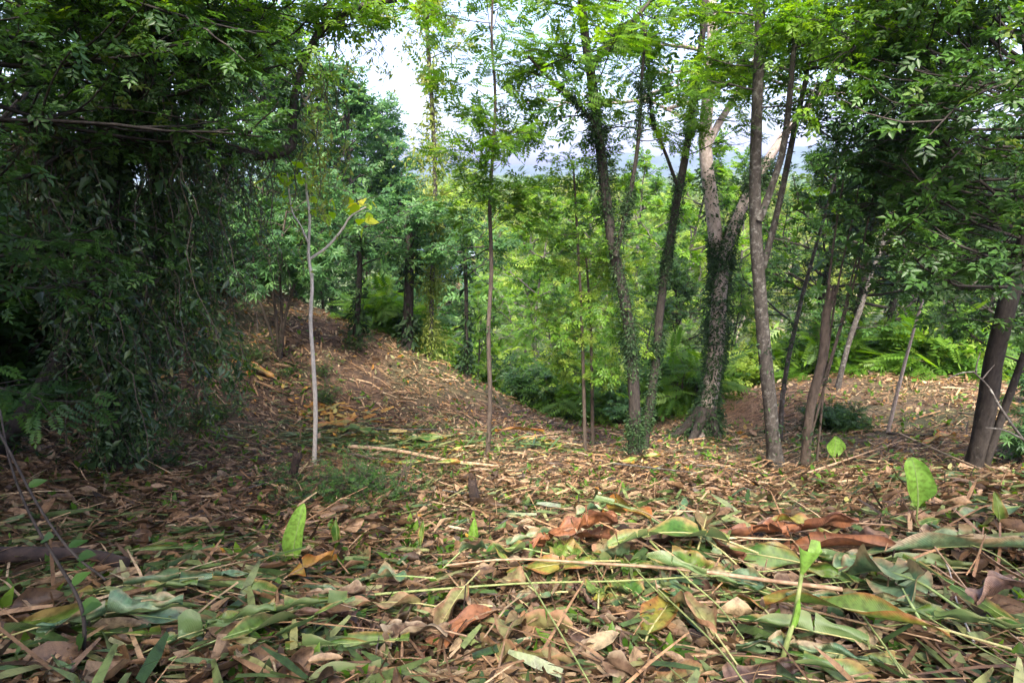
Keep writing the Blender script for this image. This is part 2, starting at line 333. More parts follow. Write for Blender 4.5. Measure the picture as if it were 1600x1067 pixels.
mx = N.new('ShaderNodeMixRGB'); mf = N.new('ShaderNodeMath'); mf.operation = 'MULTIPLY'; mf.inputs[1].default_value = .55; L.new(r2.outputs[0], mf.inputs[0]); L.new(mf.outputs[0], mx.inputs[0])
L.new(r1.outputs[0], mx.inputs[1]); L.new(r1b.outputs[0], mx.inputs[2])
ge = N.new('ShaderNodeNewGeometry'); sp = N.new('ShaderNodeSeparateXYZ'); L.new(ge.outputs['Position'], sp.inputs[0])
mr = N.new('ShaderNodeMapRange'); mr.inputs[1].default_value = 14; mr.inputs[2].default_value = 24; L.new(sp.outputs[1], mr.inputs[0])
mx2 = N.new('ShaderNodeMixRGB'); L.new(mr.outputs[0], mx2.inputs[0]); L.new(mx.outputs[0], mx2.inputs[1]); L.new(r1b.outputs[0], mx2.inputs[2])
p = N.new('ShaderNodeBsdfPrincipled'); p.inputs['Roughness'].default_value = .95; L.new(mx2.outputs[0], p.inputs['Base Color'])
b = N.new('ShaderNodeBump'); b.inputs['Strength'].default_value = 1; b.inputs['Distance'].default_value = .04; L.new(n1.outputs[0], b.inputs['Height']); L.new(b.outputs[0], p.inputs['Normal'])
o = N.new('ShaderNodeOutputMaterial'); L.new(p.outputs[0], o.inputs[0]); M['floor'] = m
g = Geo(); g.add(*grid_geo(dens(-1900, 1900, 260, 3.2), np.concatenate([np.linspace(-60, -2, 12), np.linspace(-1.5, 20, 130), 20 + 1880 * np.linspace(.004, 1, 90) ** 2.4]), H))
tag(g.build('ground', M['floor'], smooth=True), 'sloping forest floor of brown earth under cut leaves', 'ground', kind='structure')
# distant ridge
m, N, L = newmat('hill_forest')
tc = N.new('ShaderNodeTexCoord'); n1 = N.new('ShaderNodeTexNoise'); n1.inputs['Scale'].default_value = .02; n1.inputs['Detail'].default_value = 10; n1.inputs['Roughness'].default_value = .7
L.new(tc.outputs['Object'], n1.inputs[0]); r1 = ramp(N, [(.35, (.015, .035, .015)), (.65, (.05, .085, .03))]); L.new(n1.outputs[0], r1.inputs[0])
p = N.new('ShaderNodeBsdfPrincipled'); p.inputs['Roughness'].default_value = .95; L.new(r1.outputs[0], p.inputs['Base Color'])
o = N.new('ShaderNodeOutputMaterial'); L.new(p.outputs[0], o.inputs[0]); M['hill'] = m
def hz(x, y):
    px = x / y * 800 + 800
    prof = np.interp(px, [-600, 600, 850, 900, 980, 1080, 1180, 1250, 1320, 1400, 1500, 1700, 2300], [20, 25, 15, 24, 45, 38, 40, 66, 62, 50, 48, 42, 50])
    k = np.exp(-((y - 1500) / 210) ** 2); rid = 5 * np.sin(x * .013 + y * .008) + 3 * np.sin(x * .041 - y * .02) + 1.5 * np.sin(x * .11)
    return -24 + (prof * 1.2 - 6 + rid + 24) * k
g = Geo(); g.add(*grid_geo(np.linspace(-2100, 2400, 240), np.linspace(1000, 1750, 30), hz))
tag(g.build('hills', M['hill'], smooth=True), 'long blue forested ridge on the horizon', 'hills', kind='structure')

# ------------------------------------------------------------------ skeletons
def branch(p, d, Ln, r, lev, T, A, kids=5, ratio=.5, spread=.9, flat=.6, up=.05, t0=.25, wob=.13, ak=5):
    n = 6; P_ = [np.asarray(p, float)]; d = nrm(d); ds = [d]
    for i in range(n):
        d = nrm(d + rng.normal(0, wob, 3) + np.array([0, 0, up])); P_.append(P_[-1] + d * Ln / n); ds.append(d)
    P_ = np.array(P_); T.append((P_, np.linspace(r, r * .35, n + 1)))
    if lev == 0:
        for t in np.linspace(.15, 1, ak):
            f = t * n; i = min(int(f), n - 1); A.append((P_[i] + (P_[i+1] - P_[i]) * (f - i), ds[i]))
        return
    for k in range(kids):
        t = t0 + (1 - t0) * (k + rng.random() * .8) / kids; f = min(t, .999) * n; i = int(f); q = P_[i] + (P_[i+1] - P_[i]) * (f - i)
        s = nrm(np.cross(ds[i], rng.normal(0, 1, 3) * np.array([.35, .35, 1])))
        nd = nrm(ds[i] * math.cos(spread) + s * math.sin(spread)); nd[2] = nd[2] * flat
        branch(q, nd, Ln * ratio * (1.25 - .6 * t) * rng.uniform(.75, 1.25), r * .5, lev - 1, T, A, max(3, kids - 1), ratio, spread, flat, up, t0, wob, ak)
    A.append((P_[-1], ds[-1]))
def leaves(g, A, tpl, size, per=1, nz=1.0, jit=.06, droop=0.2, out=.6):
    if not A: return
    P_ = np.repeat(np.array([a[0] for a in A]), per, 0); D = np.repeat(np.array([a[1] for a in A]), per, 0); n = len(P_)
    s = rv(n, (1, 1, .45)); D = D * (1 - out) + s * out * .8; D[:, 2] -= droop
    Nn = rv(n, (.45, .45, .25)) + np.array([0, 0, nz])
    scatter(g, tpl, P_ + rv(n) * jit, D, Nn, size * rng.uniform(.65, 1.3, n))
def tubes(g, T, rmin=.0, sides=None):
    for P_, r in T:
        if r[0] < rmin: continue
        tube(g, P_, r, sides or (8 if r[0] > .05 else 5 if r[0] > .02 else 3), rng.random())
def ivy(g, P_, rad, dens_, size, tpl=LEAF, spreadr=.03, hang=0.0, tmax=1.0, cut=-.55):
    """leaves clinging round a stem"""
    P_ = np.asarray(P_); seg = np.linalg.norm(np.diff(P_, axis=0), axis=1); Lt = seg.sum() * tmax; n = int(Lt * dens_)
    if n < 1: return
    cum = np.concatenate([[0], np.cumsum(seg)]); u = rng.random(n) * Lt
    u = u + .12 * np.sin(u * 5); ph_ = rng.random() * 6; u = u[(np.sin(u * 2.9 + ph_) + .8 * np.sin(u * 6.3 + 2 * ph_) + rng.normal(0, .5, n)) > cut]; u = np.clip(u, 0, Lt); n = len(u)
    X = np.stack([np.interp(u, cum, P_[:, k]) for k in range(3)], 1); rr = np.interp(u, cum, rad)
    th = rng.random(n) * 2 * np.pi; O = np.stack([np.cos(th), np.sin(th), rng.normal(0, .2, n)], 1)
    off = rr + spreadr * np.abs(rng.normal(0, 1, n)) * (1 + .8 * np.sin(u * 3.1 + 1))
    D = O * .5 + rv(n) * .45; D[:, 2] -= .4 + hang
    scatter(g, tpl, X + O * off[:, None], D, O + rv(n) * .35, size * np.exp(rng.normal(0, .35, n)))

# ------------------------------------------------------------------ background tree and bush kinds (built once, then copied)
def proto_tree(name, h, r, cr, leafmat, barkm, tpl, lsize, nb=9, lev=2, kids=5, per=2, lean=.05, t0=.35, up=.08, spread=.85, vines=0, out=.6, ratio=.5):
    root = empty(name, (0, 0, -500), 'tree', 'tree')
    P_ = spline([(0, 0, -.6), (lean * h * .3, 0, h * .3), (lean * h * .2, lean * h * .4, h * .65), (lean * h, lean * h * .5, h * .95)], 12)
    P_ += rv(12, (.02, .02, 0)) * r * 4
    T = [(P_, np.linspace(r, r * .3, 12))]; A = []
    for k in range(nb):
        t = t0 + (1 - t0) * (k + rng.random()) / nb; i = min(int(t * 11), 10); q = P_[i] + (P_[i+1] - P_[i]) * (t * 11 - i)
        a = k * 2.4 + rng.random(); e = .15 + .9 * (t - t0)
        L_ = cr * (1.15 - .75 * ((t - t0) / (1 - t0)) ** 1.5) * rng.uniform(.75, 1.2)
        branch(q, (math.cos(a), math.sin(a), e), L_, r * .4, lev - 1, T, A, kids, ratio, spread, .55, up)
    branch(P_[-1], (0, 0, 1), cr * .5, r * .3, lev - 1, T, A, kids, .6, .9, .8, up)
    g = Geo(); tubes(g, T, r * .06); g.build('trunk', barkm, root, True)
    g = Geo(); leaves(g, A, tpl, lsize, per, out=out); g.build('crown', leafmat, root)
    if vines:
        g = Geo(); ivy(g, P_, np.linspace(r, r * .3, 12), vines, .1, LEAF, .06, tmax=.75); g.build('ivy', M['vine'], root)
    return root
def proto_bush(name, h, cr, leafmat, tpl, lsize, stems=9, kids=5, per=2, lev=1, cat='bush', barkm=None):
    root = empty(name, (0, 0, -500), 'bush', cat); T = []; A = []
    for k in range(stems):
        a = k * 2.4; e = rng.uniform(.5, 2.2)
        branch((rng.normal(0, .06), rng.normal(0, .06), -.05), (math.cos(a), math.sin(a), e), rng.uniform(.7, 1.1) * (h if e > 1.2 else cr), .012 * h + .004, lev, T, A, kids, .5, .8, .8, .04, .15)
    g = Geo(); tubes(g, T, 0, 3); g.build('stems', barkm or M['bark_brown'], root, True)
    g = Geo(); leaves(g, A, tpl, lsize, per); g.build('foliage', leafmat, root)
    return root
K = {}
K['feather'] = proto_tree('feathery_tree', 8, .09, 3.0, M['mid'], M['bark_grey'], FROND, .42, 12, 2, 6, 2, .06, .3, .03, 1.0)
K['lime'] = proto_tree('light_green_tree', 8.5, .1, 3.0, M['lime'], M['bark_grey'], SPRIG, .42, 12, 2, 6, 3, .04, .25)
K['olive'] = proto_tree('olive_green_tree', 9, .12, 3.2, M['olive'], M['bark_pale'], SPRIG2, .38, 12, 2, 6, 3, .08, .3)
K['dense'] = proto_tree('dense_tree', 9, .14, 3.1, M['deep'], M['bark_dark'], SPRIG, .42, 14, 2, 7, 3, .03, .22)
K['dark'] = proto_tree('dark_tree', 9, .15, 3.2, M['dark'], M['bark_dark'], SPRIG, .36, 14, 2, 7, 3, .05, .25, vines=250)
K['tall'] = proto_tree('tall_slender_tree', 12, .11, 2.6, M['mid'], M['bark_grey'], SPRIG2, .36, 12, 2, 6, 3, .05, .5, vines=60)
K['palmate'] = proto_tree('hand_leaved_tree', 5, .06, 1.9, M['deep'], M['bark_brown'], PALM, .27, 14, 2, 6, 3, .05, .25)
B = {}
B['bush'] = proto_bush('leafy_bush', 1.3, 1.0, M['mid'], SPRIG, .22, 12, 6, 3)
B['dark'] = proto_bush('dark_bush', 1.5, 1.2, M['dark'], SPRIG, .24, 13, 6, 3)
B['deep'] = proto_bush('bluish_bush', 1.2, 1.0, M['deep'], PALM, .2, 12, 6, 3)
B['fern'] = proto_bush('ferny_bush', 1.2, 1.1, M['mid'], FROND, .5, 14, 4, 1)
B['lime'] = proto_bush('light_bush', 1.4, 1.1, M['lime'], SPRIG2, .22, 12, 6, 3)
B['scrub'] = proto_bush('scrubby_bush', .45, .8, M['dark'], SPRIG, .07, 18, 5, 1)

def place(proto, x, y, s, label, group, sink=.1, sz=1.0):
    z = h1(x, y)
    return copy_tree(proto, (x, y, z - sink), rng.random() * 6.28, (s, s, s * sz), label, group)
def put(proto, px, Y, s, label, group, sz=1.0):
    x = (px - 800) / F * Y * (1 / math.cos(PITCH)) * 1.0
    # x for a point near eye level at depth Y
    return place(proto, x * .97, Y, s, label, group, .1, sz)

# valley woods: trees one can tell apart, beyond the cleared slope
def wood(kind, spec, label, group):
    for (px, Y, s) in spec: put(K[kind], px, Y, s, label, group)
wood('dense', [(560, 19, 1.05), (640, 20, 1.0), (600, 27, 1.35), (690, 26, 1.05), (520, 25, 1.4)], 'dense dark green tree beyond the left ridge', 'dense trees beyond the left ridge')
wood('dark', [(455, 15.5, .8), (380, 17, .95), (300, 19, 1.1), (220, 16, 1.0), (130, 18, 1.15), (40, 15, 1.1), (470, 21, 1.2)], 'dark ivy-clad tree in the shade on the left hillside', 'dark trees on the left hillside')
wood('feather', [(840, 24, .95), (770, 21, .85), (1010, 22, .9), (700, 34, 1.2), (905, 19, .62), (880, 30, 1.0)], 'feathery light green tree in the gully beyond the slope', 'feathery trees in the gully')
wood('lime', [(960, 30, 1.05), (1080, 27, .95), (820, 36, 1.2), (1190, 33, 1.0), (740, 42, 1.35), (1310, 36, 1.05), (900, 46, 1.2), (1040, 44, 1.2), (1000, 19, .6)], 'bright yellow-green tree with rounded crown in the valley', 'yellow-green trees in the valley')
wood('olive', [(1130, 40, 1.1), (1260, 24, .72), (1350, 28, .85), (1230, 46, 1.1), (1400, 42, 1.2), (1330, 19, .55), (1160, 20, .55)], 'olive green tree with pale trunk in the valley', 'olive trees in the valley')
wood('tall', [(835, 18, .8), (1060, 18, .86), (930, 26, 1.0), (1290, 30, 1.15), (1000, 23, 1.0), (1150, 30, 1.1)], 'slender grey-trunked tree in the gully', 'slender trees in the gully')
wood('dark', [(1480, 15, .8), (1560, 18, 1.0), (1660, 14, .95), (1440, 20, .8), (1540, 26, 1.3)], 'dark leafy tree beyond the right clearing', 'dark trees at the right edge of the clearing')
wood('feather', [(1015, 12.5, .5), (870, 13.5, .55), (1150, 14, .5), (740, 15, .55)], 'young feathery tree rising from the gully edge', 'young feathery trees')
wood('dark', [(1062, 12.2, .42), (955, 14.5, .45)], 'small dark tree at the head of the gully', 'small dark trees at the gully')
wood('palmate', [(570, 14.5, .85), (500, 13.8, .8), (640, 16, .9), (430, 13, .75)], 'small hand-leaved tree on the left crest', 'hand-leaved trees on the left crest')
for i, (px, Y, s) in enumerate([(px, Y, s) for Y, s, step in ((50, 1.05, 80), (62, 1.2, 62), (78, 1.35, 52), (98, 1.5, 46)) for px, Y, s in [(p_, Y, s) for p_ in range(640, 1560, step)]]):
    k = ['lime', 'olive', 'dense', 'feather', 'lime', 'olive'][int(rng.integers(6))]
    o = put(K[k], px + rng.normal(0, 14), Y + rng.normal(0, 4), s * rng.uniform(.75, 1.15), {'lime': 'rounded yellow-green tree', 'olive': 'olive-toned loose tree', 'dense': 'dense dark green tree', 'feather': 'feathery green tree'}[k] + ' in the middle distance of the valley', 'valley trees in the middle distance')
# far-off wood
g = Geo(); P_ = []
while len(P_) < 1900:
    Y = 105 + 900 * rng.random() ** 1.7; P_.append((rng.uniform(-.5, 1.2) * Y, Y))
P_ = np.array(P_); Z = H(P_[:, 0], P_[:, 1])
for (x, y), z in zip(P_, Z):
    k = int(np.clip(110000 / y / 1.5, 50, 700)); R0 = rng.uniform(3.2, 7) * (1 + y / 1400); hh = rng.uniform(8, 15)
    u = rv(k); u /= np.linalg.norm(u, axis=1)[:, None]; u[:, 2] = np.abs(u[:, 2]) * 1.0 - .3
    lump = 1 + .22 * np.sin(u[:, 0] * 6 + x) * np.sin(u[:, 1] * 6 + y) + .12 * np.sin(u[:, 2] * 9 + x)
    Q = np.array([x, y, z + hh - R0 * .5]) + u * (R0 * lump * rng.uniform(.75, 1.03, k))[:, None] * np.array([1, 1, .8])
    base = rng.random() * .7
    scatter(g, LEAF, Q, rv(k) + u * .4, u + rv(k) * .35, (.55 + y * .0034) * rng.uniform(.7, 1.3, k), np.clip(base + rng.random(k) * .3, 0, 1))
tag(g.build('distant_forest', M['far']), 'far forest canopy filling the valley up to the hills', 'forest', kind='stuff')

# ------------------------------------------------------------------ hero trees
def pxpath(spec, Y0, Y1=None, n=18):
    """pixel path from the ground up; depth runs from Y0 to Y1"""
    Y1 = Y0 if Y1 is None else Y1; m_ = len(spec)
    Q = [at(px, py, Y0 + (Y1 - Y0) * i / (m_ - 1)) for i, (px, py) in enumerate(spec)]
    return spline(Q, n)
def based(spec, sink=.15):
    q = hit(*spec[0]); return q, q[1]
class Tree:
    def __init__(s, name, spec, w0, w1, bm, label, lean=0, cat='tree', group=None, n=20, bump=.04, flare=1.5):
        s.base, Y0 = based(spec); s.Y = Y0
        s.P = pxpath(spec, Y0, Y0 + lean, n); s.P[0] = s.base; s.P = np.vstack([s.base - np.array([0, 0, .2]), s.P])
        k = Y0 / F * .88; s.r = np.linspace(w0, w1, len(s.P)) * .5 * k
        s.r[0] *= flare; s.r[1] *= 1 + (flare - 1) * .7; s.r[2] *= 1 + (flare - 1) * .2
        s.root = empty(name, s.base, label, cat, group); s.bm = bm; s.T = []; s.A = []; s.k = k; s.bump = bump; s.extra = []
    def stem(s, spec, w0, w1, lean=0, n=14, dY=0, attach=None):
        Y = s.Y + dY; P_ = pxpath(spec, Y, Y + lean, n); 
        r = np.linspace(w0, w1, n) * .5 * s.k; s.extra.append((P_, r)); return P_, r
    def crown_on(s, P_, t0, t1, nb, Lb, r=.02, lev=2, kids=5, e=.35, az=None, **kw):
        n = len(P_) - 1
        for k in range(nb):
            t = t0 + (t1 - t0) * (k + rng.random() * .9) / nb; f = t * n; i = min(int(f), n - 1); q = P_[i] + (P_[i+1] - P_[i]) * (f - i)
            a = (k * 2.4 + rng.random() * .8) if az is None else az + rng.normal(0, .5)
            branch(q, (math.cos(a), math.sin(a), e + rng.normal(0, .15)), Lb * rng.uniform(.7, 1.25), r, lev - 1, s.T, s.A, kids, **kw)
    def finish(s, leafmat=None, tpl=FROND, size=.25, per=2, ivy_d=0, ivy_s=.07, ivy_t=1.0, ivy_r=.03, droop=.2, out=.6, ivym=None, cut=-.55):
        b = s.base
        g = Geo(); tube(g, s.P, s.r, 14, .5, s.bump)
        for P_, r in s.extra: tube(g, P_, r, 10, .5, s.bump)
        tubes(g, s.T); g.build('trunk', s.bm, s.root, True, b)
        if leafmat and s.A:
            g = Geo(); leaves(g, s.A, tpl, size, per, droop=droop, out=out); g.build('crown', leafmat, s.root, False, b)
        if ivy_d:
            g = Geo(); ivy(g, s.P, s.r, ivy_d, ivy_s, LEAF, ivy_r, tmax=ivy_t, cut=cut)
            for P_, r in s.extra: ivy(g, P_, r, ivy_d * .7, ivy_s, LEAF, ivy_r * .8, tmax=.8)
            g.build('ivy', ivym or M['ivy'], s.root, False, b)
        return s.root

# thin feathery tree in the centre
t = Tree('feathery_tree', [(762, 713), (766, 620), (763, 520), (768, 420), (765, 320), (770, 240), (774, 150), (768, 60), (772, -40)], 10, 3, M['bark_brown'], 'slim feathery tree with layered sprays standing alone on the slope', flare=1.2)
t.crown_on(t.P, .46, .72, 15, .6, .006, 2, 6, .5, flat=.45, up=.02)
t.crown_on(t.P, .72, 1.0, 14, .85, .006, 2, 6, .45, flat=.35, up=.0)
t.finish(M['mid'], FROND3, .14, 2, 25, .05, .4, .012, droop=.1, out=.45)
# pale sapling on the left
t = Tree('pale_sapling', [(491, 728), (493, 640), (489, 560), (485, 500), (488, 440), (482, 400), (484, 340), (478, 290), (480, 255)], 9, 3, M['bark_white'], 'pale white-barked sapling with few yellow-green leaves left of centre', flare=1.1)
Pb, rb = t.stem([(484, 405), (512, 385), (535, 358), (548, 338), (575, 322)], 5, 2.5); Pc, rc = t.stem([(482, 380), (468, 350), (455, 325), (447, 250)], 4, 2)
for Pq in (Pb, Pc, t.P):
    t.crown_on(Pq, .72, 1.0, 3, .2, .003, 1, 3, .2)
t.finish(M['bright'], BROAD, .125, 1, droop=.5)
# two ivy-clad stems leaning apart
t = Tree('ivy_clad_tree', [(992, 718), (990, 600), (978, 480), (955, 370), (940, 250), (925, 130), (912, 40), (905, -60)], 24, 12, M['bark_dark'], 'ivy-clad leaning tree right of centre, its bark hidden by small leaves', lean=.3)
Pb, rb = t.stem([(943, 232), (925, 190), (890, 150), (850, 115), (825, 88)], 8, 3, -.3); Pc, rc = t.stem([(922, 110), (960, 60), (1010, 10), (1060, -60)], 9, 4, .4)
Pd, rd = t.stem([(962, 400), (985, 300), (998, 215), (1003, 120), (1010, 40)], 9, 4, .2)
t.crown_on(t.P, .64, 1.0, 13, 1.1, .012, 2, 6, .2, flat=.35, up=.0)
for Pq, nb_ in ((Pb, 4), (Pc, 4), (Pd, 5)): t.crown_on(Pq, .4, 1.0, nb_, .7, .007, 2, 5, .2, flat=.3, up=.0)
t.finish(M['mid'], FROND3, .14, 2, 2600, .029, .85, .028, droop=.1, out=.45)
t = Tree('ivy_clad_tree', [(1003, 706), (1022, 590), (1032, 480), (1048, 370), (1068, 260), (1085, 150), (1098, 50), (1105, -60)], 18, 9, M['bark_dark'], 'slimmer dark stem leaning right beside the ivy-clad leaning tree', lean=.5)
Pc, rc = t.stem([(1062, 300), (1040, 240), (1018, 180), (1012, 90), (1000, 0)], 6, 3, .2)
t.crown_on(t.P, .6, 1.0, 12, 1.0, .010, 2, 5, .25, flat=.35, up=.0); t.crown_on(Pc, .4, 1.0, 4, .7, .009, 2, 5, .2, flat=.3)
t.finish(M['mid'], FROND3, .14, 2, 2000, .03, .8, .02, droop=.1, out=.45)
# thin poles
for i, (spec, lab) in enumerate([([(914, 706), (912, 600), (908, 480), (900, 330), (896, 260)], 'thin brown pole-like sapling left of the ivy-clad leaning tree'),
                                 ([(926, 700), (925, 600), (923, 520), (918, 430), (915, 400)], 'second thin pole sapling, just right of its twin and shorter')]):
    t = Tree('pole_sapling', spec, 8, 3, M['bark_brown'], lab, flare=1.1, n=14)
    t.crown_on(t.P, .3, 1.0, 22, .6, .005, 2, 5, .25, flat=.5, up=.0)
    t.finish(M['lime' if i else 'mid'], SPRIG, .13, 2, 30, .05, .4, .02)
# big pale buttressed tree
t = Tree('buttressed_tree', [(1098, 684), (1112, 600), (1122, 500), (1122, 410), (1112, 320), (1102, 230), (1106, 150), (1113, 60), (1110, -40)], 34, 16, M['bark_pale'], 'big pale forked tree with buttressed root and ivy skirt', lean=1.2, n=26, flare=1.9)
Pb, rb = t.stem([(1124, 470), (1135, 390), (1162, 318), (1200, 250), (1240, 192), (1290, 135), (1330, 60)], 24, 9, 1.0, 18, .2)
Pc, rc = t.stem([(1103, 235), (1122, 195), (1150, 150), (1172, 110), (1200, 40)], 15, 7, .5, 12, .9)
Pd, rd = t.stem([(1103, 200), (1080, 190), (1040, 170), (1000, 150)], 8, 4, .5, 10, .9)
roots = []
for a, l in ((2.9, 1.0), (3.9, .8), (.3, .7), (5.2, .6), (1.6, .6)):   # buttress roots
    q = t.base; d = np.array([math.cos(a), math.sin(a), 0]); pts_ = []
    for k in range(7):
        f = k / 6; xy = q + d * (.05 + l * .75 * f); z = h1(xy[0], xy[1]); pts_.append((xy[0], xy[1], z + .6 * (1 - f) ** 2.2 - .05))
    roots.append((np.array(pts_), np.linspace(.10, .03, 7)))
for Pq, nb_, a_, b_ in ((t.P, 6, .82, 1.0), (Pb, 5, .75, 1.0), (Pc, 4, .6, 1.0), (Pd, 3, .6, 1.0)): t.crown_on(Pq, a_, b_, nb_, 1.4, .03, 2, 5, .3, up=.03)
t.finish(M['dark'], SPRIG, .26, 2, 0)
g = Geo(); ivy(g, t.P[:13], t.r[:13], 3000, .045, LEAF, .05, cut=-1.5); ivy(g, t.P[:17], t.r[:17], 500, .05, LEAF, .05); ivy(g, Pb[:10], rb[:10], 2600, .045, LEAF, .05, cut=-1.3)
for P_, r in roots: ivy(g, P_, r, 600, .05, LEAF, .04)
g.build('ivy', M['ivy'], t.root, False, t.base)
for P_, r in roots: g = Geo(); tube(g, P_, r, 8, .5, .06); g.build('root', M['bark_dark'], t.root, True, t.base)
# grey twin stem
t = Tree('grey_tree', [(1212, 730), (1204, 640), (1194, 540), (1185, 430), (1180, 330), (1182, 200), (1186, 90), (1190, -40)], 28, 14, M['bark_grey'], 'mottled grey-barked tree with a second stem, right of the buttressed tree', lean=.2, n=24)
Pb, rb = t.stem([(1186, 345), (1203, 300), (1222, 240), (1232, 170), (1240, 80), (1252, -30)], 13, 7, .1, 14, .05)
Pc, rc = t.stem([(1192, 420), (1215, 330), (1240, 210), (1258, 130), (1266, 90), (1300, 20)], 12, 6, .4, 14, .25)
Pd, rd = t.stem([(1262, 108), (1320, 100), (1390, 92), (1450, 80)], 6, 2.5, -.3, 10, .5)
Pe, re_ = t.stem([(1228, 210), (1290, 130), (1350, 60), (1400, 20)], 6, 3, -.4, 10, .1)
t.crown_on(t.P, .76, 1.0, 9, 1.0, .012, 2, 5, .2, flat=.35, up=.0)
for Pq, nb_ in ((Pb, 5), (Pc, 6), (Pd, 8), (Pe, 8)): t.crown_on(Pq, .6 if Pq is not Pd else .2, 1.0, nb_, 1.05, .012, 2, 5, .15, flat=.3, up=.0)
t.finish(M['mid'], SPRIG, .13, 4, 80, .045, .35, .015)
# slanting brown stem between
t = Tree('slender_tree', [(1218, 690), (1225, 600), (1245, 500), (1265, 420), (1285, 350), (1310, 260)], 10, 4, M['bark_grey'], 'slender mossy stem leaning right behind the grey tree', lean=.3, flare=1.1)
t.crown_on(t.P, .5, 1.0, 7, .5, .006, 1, 5, .4); t.finish(M['mid'], SPRIG2, .2, 1, 120, .05, .7, .015)
# snapped trunk
t = Tree('snapped_trunk', [(1257, 730), (1266, 640), (1285, 560), (1290, 500), (1299, 455)], 18, 14, M['bark_brown'], 'snapped brown trunk ending in a dark jagged top, with shoots around it', flare=1.2)
for sp_ in ([(1275, 730), (1283, 650), (1292, 560), (1310, 440), (1335, 330), (1350, 240)], [(1290, 480), (1300, 400), (1310, 330), (1318, 280)], [(1285, 600), (1310, 520), (1332, 430), (1345, 380)], [(1262, 700), (1300, 560), (1340, 420), (1372, 270), (1390, 210)]):
    Pq, rq = t.stem(sp_, 5, 2.2, .1, 12, .03); t.crown_on(Pq, .55, 1.0, 6, .35, .004, 1, 5, .2)
t.finish(M['dark'], FINE, .15, 1, 60, .05, .4, .02, droop=.5)
g = Geo(); q = t.P[-1]
for k in range(7):
    a = k * .9; e = q + np.array([math.cos(a), math.sin(a), 0]) * .035
    tube(g, [e - np.array([0, 0, .08]), e + np.array([0, 0, rng.uniform(.03, .12)])], [.02, .003], 5)
g.build('broken_top', M['rot'], t.root, True, t.base)
# leaning pale stems on the right
t = Tree('leaning_pale_tree', [(1308, 610), (1325, 540), (1345, 480), (1365, 420), (1385, 360), (1410, 260), (1430, 180)], 10, 6, M['bark_grey'], 'pale stem leaning right behind the snapped trunk', lean=.5, flare=1.1)
t.crown_on(t.P, .7, 1.0, 7, 1.0, .012, 2, 5, .3); t.finish(M['dark'], SPRIG, .2, 1)
t = Tree('bare_pole', [(1386, 682), (1398, 630), (1413, 570), (1428, 515), (1442, 468)], 7, 4, M['bark_pale'], 'bare pale pole leaning right in the middle of the right clearing', flare=1.1, cat='dead stem')
t.finish()
# dark trunks at the right edge
t = Tree('dark_trunk_tree', [(1522, 740), (1538, 660), (1550, 580), (1570, 490), (1600, 390), (1635, 270), (1665, 150), (1690, 20)], 34, 20, M['bark_dark'], 'thick dark leaning trunk at the right edge of the clearing', n=24, flare=1.3)
t.crown_on(t.P, .5, 1.0, 16, 1.5, .02, 2, 6, .15, az=3.0, flat=.5); t.crown_on(t.P, .55, 1.0, 8, 1.3, .02, 2, 6, .3)
t.finish(M['dark'], SPRIG, .17, 2)
t = Tree('dark_sapling', [(1535, 742), (1555, 680), (1580, 610), (1605, 540), (1640, 440)], 15, 9, M['bark_dark'], 'thinner dark stem rising beside the thick dark trunk', flare=1.2)
t.crown_on(t.P, .6, 1.0, 8, .9, .012, 2, 5, .3); t.finish(M['dark'], SPRIG, .16, 2)
t = Tree('leafy_edge_tree', [(1680, 690), (1680, 560), (1670, 420), (1650, 280), (1620, 150), (1600, 20)], 30, 14, M['bark_dark'], 'leafy tree at the right edge whose boughs hang into the clearing', n=20)
t.crown_on(t.P, .3, 1.0, 26, 1.7, .02, 2, 6, .1, az=2.9, flat=.6); t.crown_on(t.P, .4, 1.0, 10, 1.5, .02, 2, 6, .3)
t.finish(M['dark'], SPRIG, .16, 3)
# dense wall of foliage behind right edge
for px, py, s in ((1430, 640, .75), (1500, 650, .8), (1580, 645, .8)):
    q = hit(px, py - 30); place(K['dark'], q[0], q[1] + 3.2, s * .8, 'dark leafy tree close behind the right clearing', 'dark trees close behind the right clearing')

# big dark tree hung with vines on the left
t = Tree('vine_hung_tree', [(-20, 720), (60, 620), (110, 520), (150, 400), (163, 290), (165, 215), (190, 140), (235, 95), (262, 20), (290, -80)], 34, 26, M['bark_dark'], 'dark crooked tree on the left smothered in hanging vines', lean=.4, n=26)
Pl, rl = t.stem([(160, 218), (230, 214), (300, 218), (350, 232), (400, 243), (440, 238), (458, 222), (458, 170), (472, 110), (500, 50), (560, 12), (620, 0)], 26, 9, .5, 26, .4)
Pm, rm = t.stem([(300, 218), (322, 150), (335, 90), (365, 35), (395, -20)], 15, 10, .3, 12, .6)
Pn, rn_ = t.stem([(110, 520), (230, 430), (215, 300), (165, 220)], 12, 8, .2, 10, .3) if False else (None, None)
t.crown_on(t.P, .68, 1.0, 16, 1.0, .018, 2, 6, .3); t.crown_on(Pl, .78, 1.0, 7, .6, .012, 2, 5, .2); t.crown_on(Pm, .3, 1.0, 10, 1.1, .015, 2, 5, .2)
t.finish(M['mid'], SPRIG, .12, 3, 420, .05, 1.0, .06)
vroot = t
t = Tree('vine_hung_tree', [(185, 745), (185, 600), (178, 450), (172, 320), (180, 200), (210, 60), (230, -60)], 26, 18, M['bark_dark'], 'upright black trunk wrapped in creepers behind the crooked left tree', n=20)
t.crown_on(t.P, .72, 1.0, 18, 1.0, .018, 2, 6, .3); t.finish(M['dark'], SPRIG, .12, 3, 1800, .05, 1.0, .10)
t = Tree('dark_edge_tree', [(-150, 760), (-140, 600), (-120, 420), (-90, 250), (-60, 100), (-60, -80)], 40, 26, M['bark_dark'], 'dark leafy tree at the far left edge', n=20)
